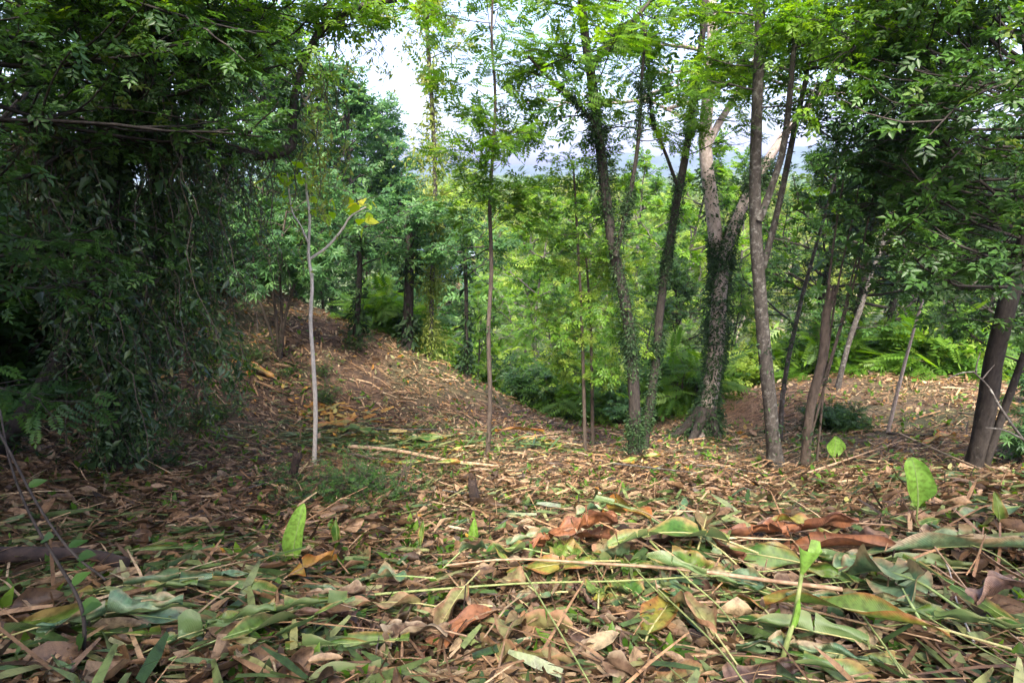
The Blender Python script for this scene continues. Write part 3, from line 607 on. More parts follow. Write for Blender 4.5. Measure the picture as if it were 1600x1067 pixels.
t.crown_on(t.P, .42, .8, 24, 1.5, .02, 2, 6, .2); t.crown_on(t.P, .8, 1.0, 10, 1.5, .02, 2, 5, .2); t.finish(M['dark'], SPRIG, .12, 4, 500, .07, 1.0, .08)
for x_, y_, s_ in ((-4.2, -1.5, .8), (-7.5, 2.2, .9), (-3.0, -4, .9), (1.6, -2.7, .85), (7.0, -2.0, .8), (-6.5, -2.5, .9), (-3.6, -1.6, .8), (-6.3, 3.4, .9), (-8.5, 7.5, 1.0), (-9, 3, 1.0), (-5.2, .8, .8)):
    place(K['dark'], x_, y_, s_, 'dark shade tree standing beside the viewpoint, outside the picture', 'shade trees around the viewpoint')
# hanging vines
def vine_curtain(cx, x0, x1, y0, y1, Y, ns, label, mat='vine', ls=.042, dn=95, tpl=LEAF):
    b = at((x0 + x1) / 2, y0, Y); root = empty('hanging_vine', b, label, 'vine', 'vines hanging from the left trees')
    gs = Geo(); gl = Geo()
    for k in range(ns):
        px = rng.uniform(x0, x1); a = at(px, y0 + rng.normal(0, 8), Y + rng.normal(0, .25)); ln = (y1 - y0) * Y / F * rng.uniform(.2, 1.1)
        n = 10; Q = [a]
        for i in range(n): Q.append(Q[-1] + np.array([rng.normal(0, .055), rng.normal(0, .055), -ln / n]))
        Q = np.array(Q); tube(gs, Q, np.linspace(.006, .003, n + 1), 3)
        dl = dn * rng.choice([.08, .4, 1.0, 2.2]); m_ = int(ln * dl); u = rng.random(m_) * n; i = np.minimum(u.astype(int), n - 1)
        X = Q[i] + (Q[i + 1] - Q[i]) * (u - i)[:, None]; D = rv(m_, (1, 1, .3)); D[:, 2] -= 1.0
        scatter(gl, tpl, X + rv(m_) * .035, D, rv(m_) + np.array([0, -.6, .3]), ls * np.exp(rng.normal(0, .42, m_)))
    gs.build('vine_stems', M['bark_brown'], root, True, b); gl.build('leaves', M[mat], root, False, b)
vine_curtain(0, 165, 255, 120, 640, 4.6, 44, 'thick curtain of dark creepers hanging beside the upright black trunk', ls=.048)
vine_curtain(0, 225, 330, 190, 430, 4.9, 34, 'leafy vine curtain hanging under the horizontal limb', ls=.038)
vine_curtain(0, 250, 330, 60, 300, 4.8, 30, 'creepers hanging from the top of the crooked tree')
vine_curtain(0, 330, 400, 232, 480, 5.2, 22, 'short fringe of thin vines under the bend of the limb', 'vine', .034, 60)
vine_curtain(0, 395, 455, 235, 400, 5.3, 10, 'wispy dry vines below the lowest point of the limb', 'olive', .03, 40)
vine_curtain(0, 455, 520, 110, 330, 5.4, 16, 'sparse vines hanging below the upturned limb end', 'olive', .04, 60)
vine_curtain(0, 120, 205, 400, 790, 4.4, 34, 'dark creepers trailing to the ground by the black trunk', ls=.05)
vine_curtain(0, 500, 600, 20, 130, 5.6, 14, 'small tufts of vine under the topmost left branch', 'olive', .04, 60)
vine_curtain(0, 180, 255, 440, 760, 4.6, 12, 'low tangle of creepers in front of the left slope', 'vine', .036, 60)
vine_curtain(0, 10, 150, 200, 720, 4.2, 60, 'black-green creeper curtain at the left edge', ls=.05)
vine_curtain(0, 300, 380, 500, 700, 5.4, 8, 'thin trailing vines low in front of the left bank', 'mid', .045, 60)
# vine-draped column tree against the sky
t = Tree('vine_column_tree', [(672, 560), (676, 420), (680, 300), (676, 180), (668, 60), (664, -40)], 9, 6, M['bark_grey'], 'tall tree draped in pale vines standing against the sky left of centre', flare=1.1)
t.crown_on(t.P, .75, 1.0, 7, .8, .012, 2, 5, .2)
t.finish(M['olive'], SPRIG, .16, 2, 1100, .07, 1.0, .2, ivym=M['olive'], cut=-1.5)
# ivy stubs on the crest
for spec, wd, lab in (([(636, 545), (638, 480), (640, 400), (636, 330)], 22, 'thick ivy-wrapped trunk on the left crest'),
                 ([(680, 560), (705, 490), (722, 420), (725, 360)], 12, 'ivy-covered leaning snag at the edge of the gully'),
                 ([(728, 590), (729, 500), (727, 410), (724, 380)], 9, 'upright ivy-covered snag beside the leaning one'),
                 ([(556, 528), (560, 470), (562, 400), (556, 320)], 12, 'slim trunk with spreading crown on the left crest')):
    t = Tree('ivy_wrapped_trunk', spec, wd, wd * .6, M['bark_dark'], lab, n=12)
    t.crown_on(t.P, .6, 1.0, 8, 1.1, .02, 2, 5, .3); t.finish(M['deep'], SPRIG, .22, 2, 260, .11, 1.0, .06)
t = Tree('many_stemmed_shrub', [(437, 562), (432, 500), (424, 440), (420, 380)], 7, 3, M['bark_brown'], 'many-stemmed shrub with thin bare stems on the left slope', n=10, cat='shrub')
for sp_ in ([(438, 560), (445, 500), (462, 440), (480, 400)], [(438, 560), (440, 480), (436, 410), (448, 330)], [(436, 562), (420, 510), (400, 450), (395, 390)]):
    Pq, rq = t.stem(sp_, 6, 3); t.crown_on(Pq, .6, 1.0, 6, .8, .008, 2, 4, .3)
t.crown_on(t.P, .6, 1.0, 5, .8, .008, 2, 4, .3); t.finish(M['deep'], PALM, .2, 2)

# ------------------------------------------------------------------ undergrowth on the edges
def ring(kinds, spec, jx, lab, grp, s0=.7, s1=1.15, dy=0.0):
    for (px, py) in spec:
        q = hit(px, py); k = kinds[int(rng.integers(len(kinds)))]
        place(B[k], q[0] + rng.normal(0, jx), q[1] + dy + abs(rng.normal(0, jx)), rng.uniform(s0, s1), lab, grp, .05)
ring(['dark', 'deep', 'fern'], [(575, 520), (605, 528), (640, 540), (665, 552), (690, 566), (715, 580), (740, 594), (765, 606), (790, 620), (815, 632), (840, 645), (865, 655)], .25, 'dark bush on the crest of the left slope', 'bushes along the left crest', .6, 1.0, .7)
ring(['fern', 'bush', 'lime'], [(600, 520), (650, 535), (700, 560), (745, 585), (780, 600), (820, 625)], .4, 'lighter ferny bush behind the crest bushes', 'ferny bushes behind the left crest', 1.1, 1.6, 2.0)
ring(['dark', 'bush', 'fern', 'deep'], [(885, 662), (905, 664), (925, 662), (950, 664), (972, 664), (1010, 664), (1040, 664), (1060, 660)], .3, 'green bush filling the head of the gully', 'bushes in the gully head', .6, 1.1, .8)
ring(['bush', 'lime', 'fern'], [(1140, 612), (1180, 608), (1220, 600), (1260, 598), (1300, 590), (1340, 582), (1380, 584), (1420, 588), (1460, 592), (1500, 596), (1550, 600), (1590, 604)], .4, 'leafy bush at the back of the right clearing', 'bushes behind the right clearing', .6, 1.1, 1.0)
for Yy in (17, 20, 24):
    for px in range(620, 1500, 62):
        k = ['fern', 'bush', 'lime', 'deep'][int(rng.integers(4))]
        put(B[k], px + rng.normal(0, 20), Yy + rng.normal(0, 1), rng.uniform(1.6, 2.8), 'tangled green bush on the bottom of the gully', 'bushes in the gully bottom')
ring(['dark'], [(90, 560), (140, 540), (60, 520), (190, 490), (250, 440), (300, 440), (350, 445), (400, 458), (20, 560)], .3, 'dark bush in deep shade on the left bank', 'dark bushes on the left bank', .8, 1.5, .5)
ring(['dark'], [(1290, 672), (1318, 668)], .05, 'small dark-leaved bush at the foot of the snapped trunk', 'bushes at the snapped trunk', .26, .36)
for px, Y_, s_ in ((-130, 6.5, 1.8), (-70, 8, 1.9), (-20, 9.8, 1.9), (-120, 5.2, 1.6), (60, 12.5, 1.6)):
    x_ = (px - 800) / F * Y_; place(B['dark'], x_, Y_, s_, 'tall black-green bush behind the vines at the left', 'tall bushes behind the left vines')
ring(['dark', 'deep'], [(1640, 720), (1650, 640)], .1, 'dark bush beneath the right edge tree', 'bushes under the right edge tree', .5, .8)
ring(['scrub'], [(520, 790), (555, 785), (590, 775), (500, 765), (470, 775), (545, 765), (430, 760), (600, 790), (570, 765)], .05, 'cut scrub with tiny green leaves heaped by the dark stub', 'cut scrub heap', .35, .8)
ring(['scrub', 'scrub'], [(250, 690), (300, 660), (210, 730), (450, 600), (470, 640), (500, 590), (530, 560), (380, 560), (330, 560)], .2, 'low scrub growing on the shaded left slope', 'low scrub on the left slope', .4, .7)

# ------------------------------------------------------------------ building glimpsed through trees
def shed():
    q = at(690, 425, 30); root = empty('shed', (q[0], q[1], q[2] - 1.9), 'small shed with pale blue metal wall glimpsed through the trees', 'shed')
    def box(name, mat, c, s, par=root):
        g = Geo(); x, y, z = np.array(s) / 2; V = np.array([[a, b_, c_] for a in (-x, x) for b_ in (-y, y) for c_ in (-z, z)]) + np.array(c)
        g.add(V, [[0,1,3,2],[4,6,7,5],[0,4,5,1],[2,3,7,6],[0,2,6,4],[1,5,7,3]]); return g.build(name, mat, par)
    blue = plain('blue_sheet_metal', (.28, .38, .48), (.36, .46, .55), 3, .4); roofm = plain('pale_roof_sheet', (.3, .36, .4), (.4, .46, .5), 3, .4)
    box('wall', blue, (0, 0, 1.2), (3.0, 2.6, 3.4)); box('roof', roofm, (0, -.1, 3.05), (3.6, 3.3, .12))
    f = box('door', M['stem_tan'], (.55, -1.33, .7), (.8, .05, 2.0)); box('post', M['bark_brown'], (-.35, -1.6, 1.1), (.12, .12, 3.6))
    box('post', M['bark_brown'], (1.6, -1.6, 1.1), (.12, .12, 3.6))
    root.rotation_euler.z = .3
shed()

# ------------------------------------------------------------------ litter
def zone(n, y0=1.0, y1=13.5, xk=1.15, p=1.0):
    Y = y0 + (y1 - y0) * rng.random(n) ** p; X = rng.uniform(-xk, xk, n) * (Y + .4); return X, Y
def normals(X, Y, e=.05):
    zx = (H(X + e, Y) - H(X - e, Y)) / (2 * e); zy = (H(X, Y + e) - H(X, Y - e)) / (2 * e)
    N_ = np.stack([-zx, -zy, np.ones(len(X))], 1); return N_ / np.linalg.norm(N_, axis=1)[:, None]
CURL = (lambda: combine([(np.array([[-.22*w_, s, .10*abs(w_)**2*k + c] for s, w_, c, k in [(0,-.2,0,1),(0,.2,0,1),(.3,-1,.02,1.5),(.3,1,.0,.6),(.7,-.8,.09,1.2),(.7,.8,.05,1.6),(1,-.05,.2,1),(1,.05,.2,1)]]), np.array([[0,1,3,2],[2,3,5,4],[4,5,7,6]]))]))()
STRAW = (np.array([[-.012,0,0],[.012,0,0],[.010,.5,.03],[-.010,.5,.03],[.006,1,0],[-.006,1,0]]), np.array([[0,1,2,3],[3,2,4,5]]))
RIB = (np.array([[-.04,0,0],[.04,0,.0],[.05,.5,.05],[-.05,.5,.02],[.02,1,0],[-.02,1,.02]]), np.array([[0,1,2,3],[3,2,4,5]]))
def lay(g, tpl, X, Y, size, lift=.02, tilt=.35, ang=None, rnd=None):
    n = len(X); Nn = normals(X, Y) + rv(n) * tilt; a = rng.random(n) * 6.28 if ang is None else ang
    D = np.stack([np.cos(a), np.sin(a), rng.normal(0, tilt * .4, n)], 1)
    N0 = normals(X, Y); D = D - N0 * (D * N0).sum(1)[:, None] + rv(n) * tilt * .35
    P_ = np.stack([X, Y, H(X, Y) + lift * rng.random(n)], 1)
    scatter(g, tpl, P_, D, Nn, size, rnd)
def patch(n, px, py, sx, sy):
    q = hit(px, py); return q[0] + rng.normal(0, sx, n), q[1] + rng.normal(0, sy, n)
g = Geo()
X, Y = zone(80000, .9, 13, 1.15, 1.05); k = (np.sin(X * 1.9 + 1.3 * np.sin(Y * 1.1)) * np.sin(Y * 1.6 + X * .7) + rng.normal(0, .55, len(X))) > -.6; X, Y = X[k], Y[k]
lay(g, CURL, X, Y, (.02 + .004 * Y) * np.exp(rng.normal(0, .4, len(X))), .05, .9, rnd=np.clip(rng.random(len(X)) * .8 + .2 * np.clip((Y - 3) / 2.5, 0, 1), 0, 1))
X, Y = zone(11000, .9, 5, 1.15, 1.1); lay(g, CURL, X, Y, .05 + .07 * rng.random(len(X)) ** 2, .08, .8, rnd=rng.random(len(X)) * .75)
for q_ in range(5):   # whole small dry leaves, bent and pointed
    sx = [0, .12, .35, .65, .88, 1]; wx = [.04, .3, .5, .42, .2, .02]; V_ = []; F_ = []; cu = [.5, 1.0, 1.7, .2, 1.3][q_]; bd = [.15, -.3, .4, .55, -.1][q_]
    for a_, b_ in zip(sx, wx):
        for e_ in (-1, -.5, 0, .5, 1):
            w2 = b_ * e_ * .8; V_.append([w2 * (1 - .25 * cu * abs(e_)), a_, cu * b_ * e_ * e_ * .55 + bd * a_ * (1 - a_) + .05 * math.sin(9 * a_ + 3 * e_ + q_)])
    for i_ in range(5):
        for j_ in range(4): k_ = i_ * 5 + j_; F_.append([k_, k_ + 1, k_ + 6, k_ + 5])
    X, Y = zone(1100, .9, 4.6, 1.15, 1.0); asp = [.55, 1, .4, .75, .5][q_]; lay(g, (np.array(V_) * np.array([asp, 1, asp]), np.array(F_)), X, Y, .05 + .13 * rng.random(len(X)) ** 1.8, .12, .6, rnd=.1 + rng.random(len(X)) * .75)
X, Y = zone(15000, .9, 6, 1.15, 1); lay(g, RIB, X, Y, .06 + .16 * rng.random(len(X)) ** 2, .12, .8, rnd=rng.random(len(X)) * .85)
tag(g.build('leaf_litter', M['litter']), 'dry brown leaf litter covering the slope', 'leaf litter', kind='stuff')
g = Geo()
X, Y = zone(24000, 1.2, 13, 1.15, .9); a = np.where(X < 0, rng.normal(-.25, .55, len(X)), rng.normal(.2, .7, len(X)))
lay(g, STRAW, X, Y, .08 + .32 * rng.random(len(X)) ** 2, .07, .3, a)
X, Y = zone(7000, 3.5, 13, 1.1, .9); a = np.where(X < 0, rng.normal(-.35, .5, len(X)), rng.normal(.15, .6, len(X))); lay(g, RIB, X, Y, .12 + .22 * rng.random(len(X)), .07, .4, a)
X, Y = zone(2200, .9, 4.2, 1.15, 1); lay(g, STRAW, X, Y, .15 + .5 * rng.random(len(X)) ** 2, .14, .35)
X, Y = patch(1500, 1150, 650, .45, .55); lay(g, STRAW, X, Y, .15 + .3 * rng.random(len(X)), .12, .3, rng.normal(.3, .4, len(X)), rnd=.45 + .35 * rng.random(len(X)))
tag(g.build('dry_stalks', M['straw']), 'dry straw-coloured stalks and leaf strips strewn over the slope', 'cut stalks', kind='stuff')
g = Geo()
X, Y = zone(5200, 1.0, 8, 1.15, 1); k = (X < -.2) | (rng.random(len(X)) < .4); X, Y = X[k], Y[k]; lay(g, RIB, X, Y, .06 + .22 * rng.random(len(X)) ** 1.5, .08, .5, rng.normal(.4, .7, len(X)))
for px, py, sx, sy, n in ((590, 690, .7, .25, 420), (520, 700, .5, .2, 200), (830, 700, .5, .2, 140), (120, 960, .7, .3, 420), (250, 870, .8, .35, 380), (60, 850, .5, .3, 200), (720, 800, .7, .4, 260), (1100, 640, .4, .2, 60)):
    X, Y = patch(int(n * 1.2), px, py, sx, sy); n = len(X); lay(g, RIB, X, Y, .12 + .25 * rng.random(n), .08, .4, rng.normal(.35, .5, n))
X, Y = zone(6500, .9, 4.2, 1.15, 1); k = (X > -.1) | (Y < 2.6); X, Y = X[k], Y[k]; lay(g, (RIB[0] * np.array([1.8, 1, 1]), RIB[1]), X, Y, .05 + .17 * rng.random(len(X)) ** 1.5, .13, .6)
tag(g.build('green_clippings', M['clip']), 'pale green cut leaf strips scattered over the ground', 'clippings', kind='stuff')
g = Geo()
for px, py, sx, sy, n in ((500, 655, .4, .16, 40), (600, 690, .7, .25, 36), (520, 712, .5, .15, 16), (660, 700, .4, .18, 18), (825, 692, .25, .12, 18), (1150, 680, .3, .16, 18), (1460, 690, .3, .14, 18), (420, 605, .4, .15, 14), (950, 735, .3, .1, 10)):
    X, Y = patch(n, px, py, sx, sy); lay(g, CURL, X, Y, .05 + .13 * rng.random(n), .06, .7)
X, Y = zone(420, 1.2, 11); lay(g, CURL, X, Y, .04 + .06 * rng.random(len(X)), .1, .5)
for px, py, sx, sy, n in ((600, 690, .8, .3, 50), (520, 650, .35, .2, 30), (830, 692, .3, .2, 20)):
    X, Y = patch(n, px, py, sx, sy); lay(g, (RIB[0] * np.array([2.2, 1, 1]), RIB[1]), X, Y, .12 + .2 * rng.random(n), .1, .4, rng.normal(.2, .5, n))
tag(g.build('yellow_leaves', M['yclip']), 'yellow and orange fallen leaves lying in patches', 'fallen leaves', kind='stuff')
g = Geo()   # seedlings and sprouts
X, Y = zone(3200, 1.2, 10, 1.15, 1); k = rng.random(len(X)) < .35 + .4 * (np.sin(X * 1.3) * np.sin(Y * 1.7) > .1); X, Y = X[k], Y[k]
for j in range(3):
    n = len(X); P_ = np.stack([X + rng.normal(0, .02, n), Y + rng.normal(0, .02, n), H(X, Y) + .02 + .05 * rng.random(n)], 1)
    D = rv(n); D[:, 2] = np.abs(D[:, 2]) * .8 + .3; scatter(g, FINE, P_, D, rv(n) * .5 + np.array([0, 0, 1]), .05 + .06 * rng.random(n))
tag(g.build('seedlings', M['mid']), 'small green seedlings sprouting through the litter', 'ground cover', kind='stuff')

# ------------------------------------------------------------------ big leaves
M['lg'] = blade('leaf_fresh_green', (.06, .15, .02), (.17, .25, .045), edge=(.3, .22, .07), under=(.16, .24, .09), trans=.25, mixs=6)
M['lglau'] = blade('leaf_glaucous', (.08, .16, .075), (.19, .26, .12), edge=(.26, .2, .1), mixs=6, trans=.1, rough=.4)
M['lgy'] = blade('leaf_green_yellowing', (.12, .2, .035), (.33, .27, .045), edge=(.3, .14, .04), trans=.2, mixs=5)
M['ly'] = blade('leaf_yellow', (.4, .2, .035), (.22, .22, .045), edge=(.36, .13, .03), trans=.2, mixs=5)
M['lbr'] = blade('leaf_brown', (.12, .075, .045), (.25, .17, .10), edge=(.34, .27, .17), trans=.08, rough=.55, mixs=6, spec=.35)
M['ltan'] = blade('leaf_tan', (.22, .165, .08), (.22, .23, .08), edge=(.3, .17, .09), trans=.1, rough=.5, mixs=5, spec=.35)
M['lor'] = blade('leaf_orange_brown', (.3, .125, .05), (.2, .1, .055), edge=(.2, .09, .05), trans=.12, rough=.5, mixs=6, spec=.35)
M['lred'] = blade('leaf_dark_brown', (.045, .027, .02), (.12, .07, .047), edge=(.2, .13, .085), trans=.06, rough=.5, mixs=7, spec=.4)
M['up'] = blade('leaf_upright_lime', (.27, .52, .07), (.34, .6, .1), trans=.5, mixs=2)
M['rib'] = plain('midrib', (.28, .27, .09), (.42, .4, .18), 30); M['ribb'] = plain('midrib_dry', (.16, .1, .055), (.3, .2, .11), 30); M['ribg'] = plain('midrib_green', (.2, .3, .08), (.32, .4, .15), 30)
def big_leaf(Ln, Wd, curl=.6, bend=.4, wave=.02, splits=0, twist=0, shape=.75, petiole=.15, nu=30, nv=6, crumple=.0, tip=.75):
    """returns (blade Geo, rib Geo); leaf base at the origin, pointing +Y"""
    gb = Geo(); gr = Geo(); ph = rng.random(4) * 6
    def mid(s):
        a = bend * s; y = Ln * (math.sin(a) / bend if abs(bend) > .01 else s) ; z = Ln * ((1 - math.cos(a)) / bend if abs(bend) > .01 else 0)
        return np.array([.03 * Ln * math.sin(s * 3 + ph[0]) * (1 if crumple else .3), y, -z]), a
    def pt(s, v, shift=0):
        s2 = min(max(s + shift, 0), 1); c, a = mid(s2); wd = Wd * .5 * max(math.sin(math.pi * min(max(s2 ** shape, .012), .99)), .03) ** tip
        x = v * wd; k = curl * abs(v) * (1 + .4 * math.sin(s * 5 + ph[1])); rr = abs(x)
        cx = math.copysign(rr * (math.sin(k) / k if k > .01 else 1), x); cz = rr * ((1 - math.cos(k)) / k if k > .01 else 0)
        tw = twist * s2; X = cx * math.cos(tw) - cz * math.sin(tw); Z = cx * math.sin(tw) + cz * math.cos(tw)
        Z += wave * (math.sin(s * 12 + ph[2] + v * 2) * abs(v) + .8 * math.sin(s * 6 + ph[3]) * abs(v))
        if crumple: Z += crumple * math.sin(s * 17 + v * 5 + ph[1]) * math.sin(s * 9 - v * 7 + ph[2]); X += crumple * .6 * math.sin(s * 13 + v * 4 + ph[3])
        n = np.array([0, math.sin(a), math.cos(a)]); return c + np.array([X, 0, 0]) + n * Z
    cuts = sorted(rng.uniform(.12, .92, splits)) if splits else []
    for sg in (-1, 1):
        mycuts = [c for c in cuts if rng.random() < .75]; bounds = [0] + mycuts + [1]
        for a0, a1 in zip(bounds[:-1], bounds[1:]):
            n = max(2, int(nu * (a1 - a0))); gapa = rng.uniform(.004, .02) if a0 > 0 else 0; gapb = rng.uniform(.004, .02) if a1 < 1 else 0; V = []; UV = []
            dz = rng.normal(0, .02) if splits else 0
            for i in range(n + 1):
                s = a0 + (a1 - a0) * i / n
                for j in range(nv + 1):
                    v = sg * j / nv; sh = -.10 * abs(v) * 0 + (gapa * abs(v) * (1 - i / n) - gapb * abs(v) * i / n)
                    q = pt(s, v, sh); q[2] += dz * abs(v); V.append(q); UV.append((v, s))
            Fc = []
            for i in range(n):
                for j in range(nv):
                    k = i * (nv + 1) + j; f = [k, k + 1, k + nv + 2, k + nv + 1]; Fc.append(f if sg > 0 else f[::-1])
            gb.add(V, Fc, .5, UV)
    Q = [mid(s)[0] + np.array([0, 0, .001]) for s in np.linspace(0, .97, 14)]
    if petiole: Q = [Q[0] + np.array([0, -petiole, -.01])] + Q
    tube(gr, Q, np.linspace(.012, .002, len(Q)) * (Wd / .16) ** .5 * .42, 5)
    return gb, gr
def leaf_kind(name, mat, ribm, label, cat='fallen leaf', group=None, **kw):
    gb, gr = big_leaf(**kw); b = gb.build(name, mat, None, True); gr.build('midrib', ribm, b, True)
    b.location = (0, 0, -500); tag(b, label, cat, group); return b
def lie(o, px, py, ang, tilt=0, roll=0, lift=.05, s=1.0, q=None, label=None, group=None, copy=True, slope=True):
    """lay a leaf on the ground: ang is its heading in world degrees (0 = to the right, 90 = away)"""
    q = hit(px, py) if q is None else q; n = normals(np.array([q[0]]), np.array([q[1]]), .15)[0] if slope else np.array([0, 0, 1.])
    d = np.array([math.cos(R(ang)), math.sin(R(ang)), 0]); d = nrm(d - n * np.dot(d, n)); x = np.cross(d, n)
    Mx = Matrix(((x[0], d[0], n[0]), (x[1], d[1], n[1]), (x[2], d[2], n[2]))) @ Matrix.Rotation(R(tilt), 3, 'X') @ Matrix.Rotation(R(roll), 3, 'Y')
    if copy:
        c = o.copy(); col.objects.link(c)
        for ch in o.children: k = ch.copy(); col.objects.link(k); k.parent = c
        o = c
    o.rotation_mode = 'XYZ'; o.rotation_euler = Mx.to_euler(); o.location = (q[0], q[1], q[2] + lift); o.scale = (s, s, s)
    if label: o['label'] = label
    if group: o['group'] = group
    return o
def hero(px, py, ang, label, mat, ribm, tilt=4, roll=0, lift=.07, name='fallen_leaf', **kw):
    o = leaf_kind(name, mat, ribm, label, **kw); lie(o, px, py, ang, tilt, roll, lift + .05, s=1.0, copy=False); return o
D_ = dict
# heroes: px,py is where the leaf base lies
hero(1130, 905, 172, 'pale green glossy leaf with broken folds arching over the heap', M['lg'], M['rib'], 10, 15, .16, Ln=.62, Wd=.2, curl=.9, bend=.7, splits=6)
hero(1240, 925, 158, 'long green leaf lying across the right half of the heap', M['lg'], M['rib'], 6, -10, .12, Ln=.55, Wd=.12, curl=.7, bend=.35, splits=2)
hero(1010, 865, 120, 'orange and yellow curled leaf on top of the heap', M['ly'], M['ribb'], 20, 20, .2, Ln=.42, Wd=.2, curl=.9, bend=.9, wave=.02, splits=4)
hero(960, 868, 185, 'broad crinkled brown leaf beside the orange and yellow leaf', M['lor'], M['ribb'], 8, 0, .17, Ln=.5, Wd=.18, curl=.8, bend=.4, wave=.025, splits=5, crumple=.02)
hero(920, 920, 170, 'green leaf turning yellow at its tip, split along the side', M['lgy'], M['rib'], 4, -12, .13, Ln=.45, Wd=.13, curl=.5, bend=.3, splits=8)
hero(1330, 865, 165, 'large rusty brown leaf with crinkled surface on the right', M['lor'], M['ribb'], 5, 10, .14, Ln=.72, Wd=.2, curl=.7, bend=.25, wave=.02, splits=8, crumple=.02)
hero(1390, 905, 150, 'second rusty leaf with a tan midrib below the large one', M['lor'], M['ribb'], 2, -15, .12, Ln=.7, Wd=.15, curl=1.1, bend=.25, wave=.02, splits=4)
hero(1275, 880, 140, 'small yellowed leaf tip poking up by the rolled shoot', M['lgy'], M['rib'], 18, 10, .14, Ln=.26, Wd=.09, curl=1.0, bend=.5)
hero(1600, 905, 155, 'long blue-green folded leaf pointing in from the right edge', M['lglau'], M['ribg'], 3, 25, .12, Ln=.75, Wd=.15, curl=1.2, bend=.15)
hero(1600, 830, 165, 'flat blue-green leaf at the right edge above the folded one', M['lglau'], M['ribg'], 5, 0, .12, Ln=.35, Wd=.12, curl=.4, bend=.2)
hero(1455, 1067, 130, 'long half-rolled green leaf running to the bottom right corner', M['lgy'], M['rib'], 4, 0, .15, Ln=.62, Wd=.12, curl=1.5, bend=.15)
hero(1400, 1010, 70, 'wide drooping grey-green leaf below the white-spotted leaf', M['lglau'], M['ribg'], 10, -20, .16, Ln=.42, Wd=.22, curl=.9, bend=.8, wave=.02, splits=3)
hero(1430, 990, 100, 'crumpled grey-green leaf catching the light on the right', M['lglau'], M['ribg'], 16, 15, .18, Ln=.4, Wd=.2, curl=1.0, bend=.9, wave=.02, splits=3)
hero(1350, 930, 190, 'small round-edged pale leaf with a dark spot', M['lglau'], M['ribg'], 8, 0, .13, Ln=.2, Wd=.14, curl=.4, bend=.3)
hero(1290, 940, 0, 'glossy pale green leaf folded in half near the white-spotted leaf', M['lglau'], M['ribg'], 6, 20, .12, Ln=.2, Wd=.15, curl=.9, bend=.4)
hero(1110, 1050, 100, 'pale yellow-green leaf standing rolled in the bottom centre right', M['ltan'], M['rib'], 16, 10, .14, Ln=.38, Wd=.12, curl=1.4, bend=.6, crumple=.01)
hero(1090, 880, 60, 'pale yellow leaf folded on the back of the heap', M['ltan'], M['rib'], 24, 10, .14, Ln=.3, Wd=.16, curl=1.0, bend=.9, splits=2)
hero(1060, 820, 55, 'grey-green leaf blade propped behind the heap', M['lglau'], M['ribg'], 10, 0, .1, Ln=.32, Wd=.1, curl=.7, bend=.3)
hero(940, 835, 200, 'blue-grey curved leaf at the crest of the heap', M['lglau'], M['ribg'], 22, 10, .16, Ln=.26, Wd=.12, curl=1.0, bend=1.0)
hero(820, 895, 165, 'broad green leaf behind the brown heap', M['lg'], M['ribg'], 14, 10, .12, Ln=.26, Wd=.17, curl=.7, bend=.6)
hero(860, 870, 190, 'rolled grey-green leaf tube at the back of the heap', M['lglau'], M['ribg'], 4, 0, .13, Ln=.28, Wd=.12, curl=2.4, bend=.2)
hero(720, 905, 50, 'pale green leaf folded over at the left of the heap', M['lglau'], M['ribg'], 22, -10, .14, Ln=.22, Wd=.14, curl=.8, bend=1.0)
hero(640, 945, 175, 'rolled blue-green leaf at the left end of the heap', M['lglau'], M['ribg'], 4, 0, .12, Ln=.2, Wd=.11, curl=1.5, bend=.1)
hero(660, 985, 175, 'yellow-green half-dry leaf lying left of the heap', M['ltan'], M['rib'], 3, 8, .1, Ln=.36, Wd=.1, curl=.8, bend=.2)
hero(455, 935, 50, 'amber leaf with torn edge standing left of the heap', M['ly'], M['ribb'], 30, 30, .07, Ln=.32, Wd=.1, curl=.8, bend=.8, splits=4)
hero(575, 965, 180, 'long dusky brown leaf left of the heap', M['lbr'], M['ribb'], 2, 0, .09, Ln=.36, Wd=.08, curl=1.4, bend=.2, crumple=.01)
hero(350, 1050, 55, 'long green leaf blade lying toward the lower left corner', M['lg'], M['ribg'], 3, 0, .08, Ln=.5, Wd=.08, curl=.8, bend=.2)
hero(150, 1000, 15, 'pale green strap leaf lying at the lower left', M['lglau'], M['ribg'], 3, 0, .08, Ln=.55, Wd=.09, curl=.8, bend=.2)
hero(730, 965, 250, 'pale green and brown leaf hanging down the front of the heap', M['ltan'], M['rib'], -6, 0, .13, Ln=.34, Wd=.1, curl=.8, bend=.4)
hero(790, 1060, 85, 'wide tan leaf with brown tip at the bottom centre', M['ltan'], M['ribb'], 8, 0, .12, Ln=.3, Wd=.13, curl=.8, bend=.5, splits=2)
hero(1600, 985, 195, 'dark brown dead leaf thrusting in from the lower right edge', M['lred'], M['ribb'], 8, 20, .22, Ln=.4, Wd=.14, curl=.9, bend=.2, crumple=.01)
hero(720, 742, 178, 'long pale green leaf lying flat in the middle of the slope', M['lgy'], M['rib'], 2, 0, .1, Ln=.9, Wd=.16, curl=.6, bend=.1)
hero(960, 738, 0, 'yellow and green leaf lying flat below the poles', M['lgy'], M['rib'], 2, 0, .08, Ln=.55, Wd=.1, curl=.5, bend=.1)
hero(610, 700, 170, 'broad green and yellow leaf in the pile by the pale sapling', M['lg'], M['rib'], 3, 0, .12, Ln=.8, Wd=.2, curl=.5, bend=.2, splits=5)
hero(690, 695, 185, 'darker green leaf at the right end of the sapling pile', M['lg'], M['rib'], 3, 0, .1, Ln=.6, Wd=.16, curl=.5, bend=.2, splits=4)
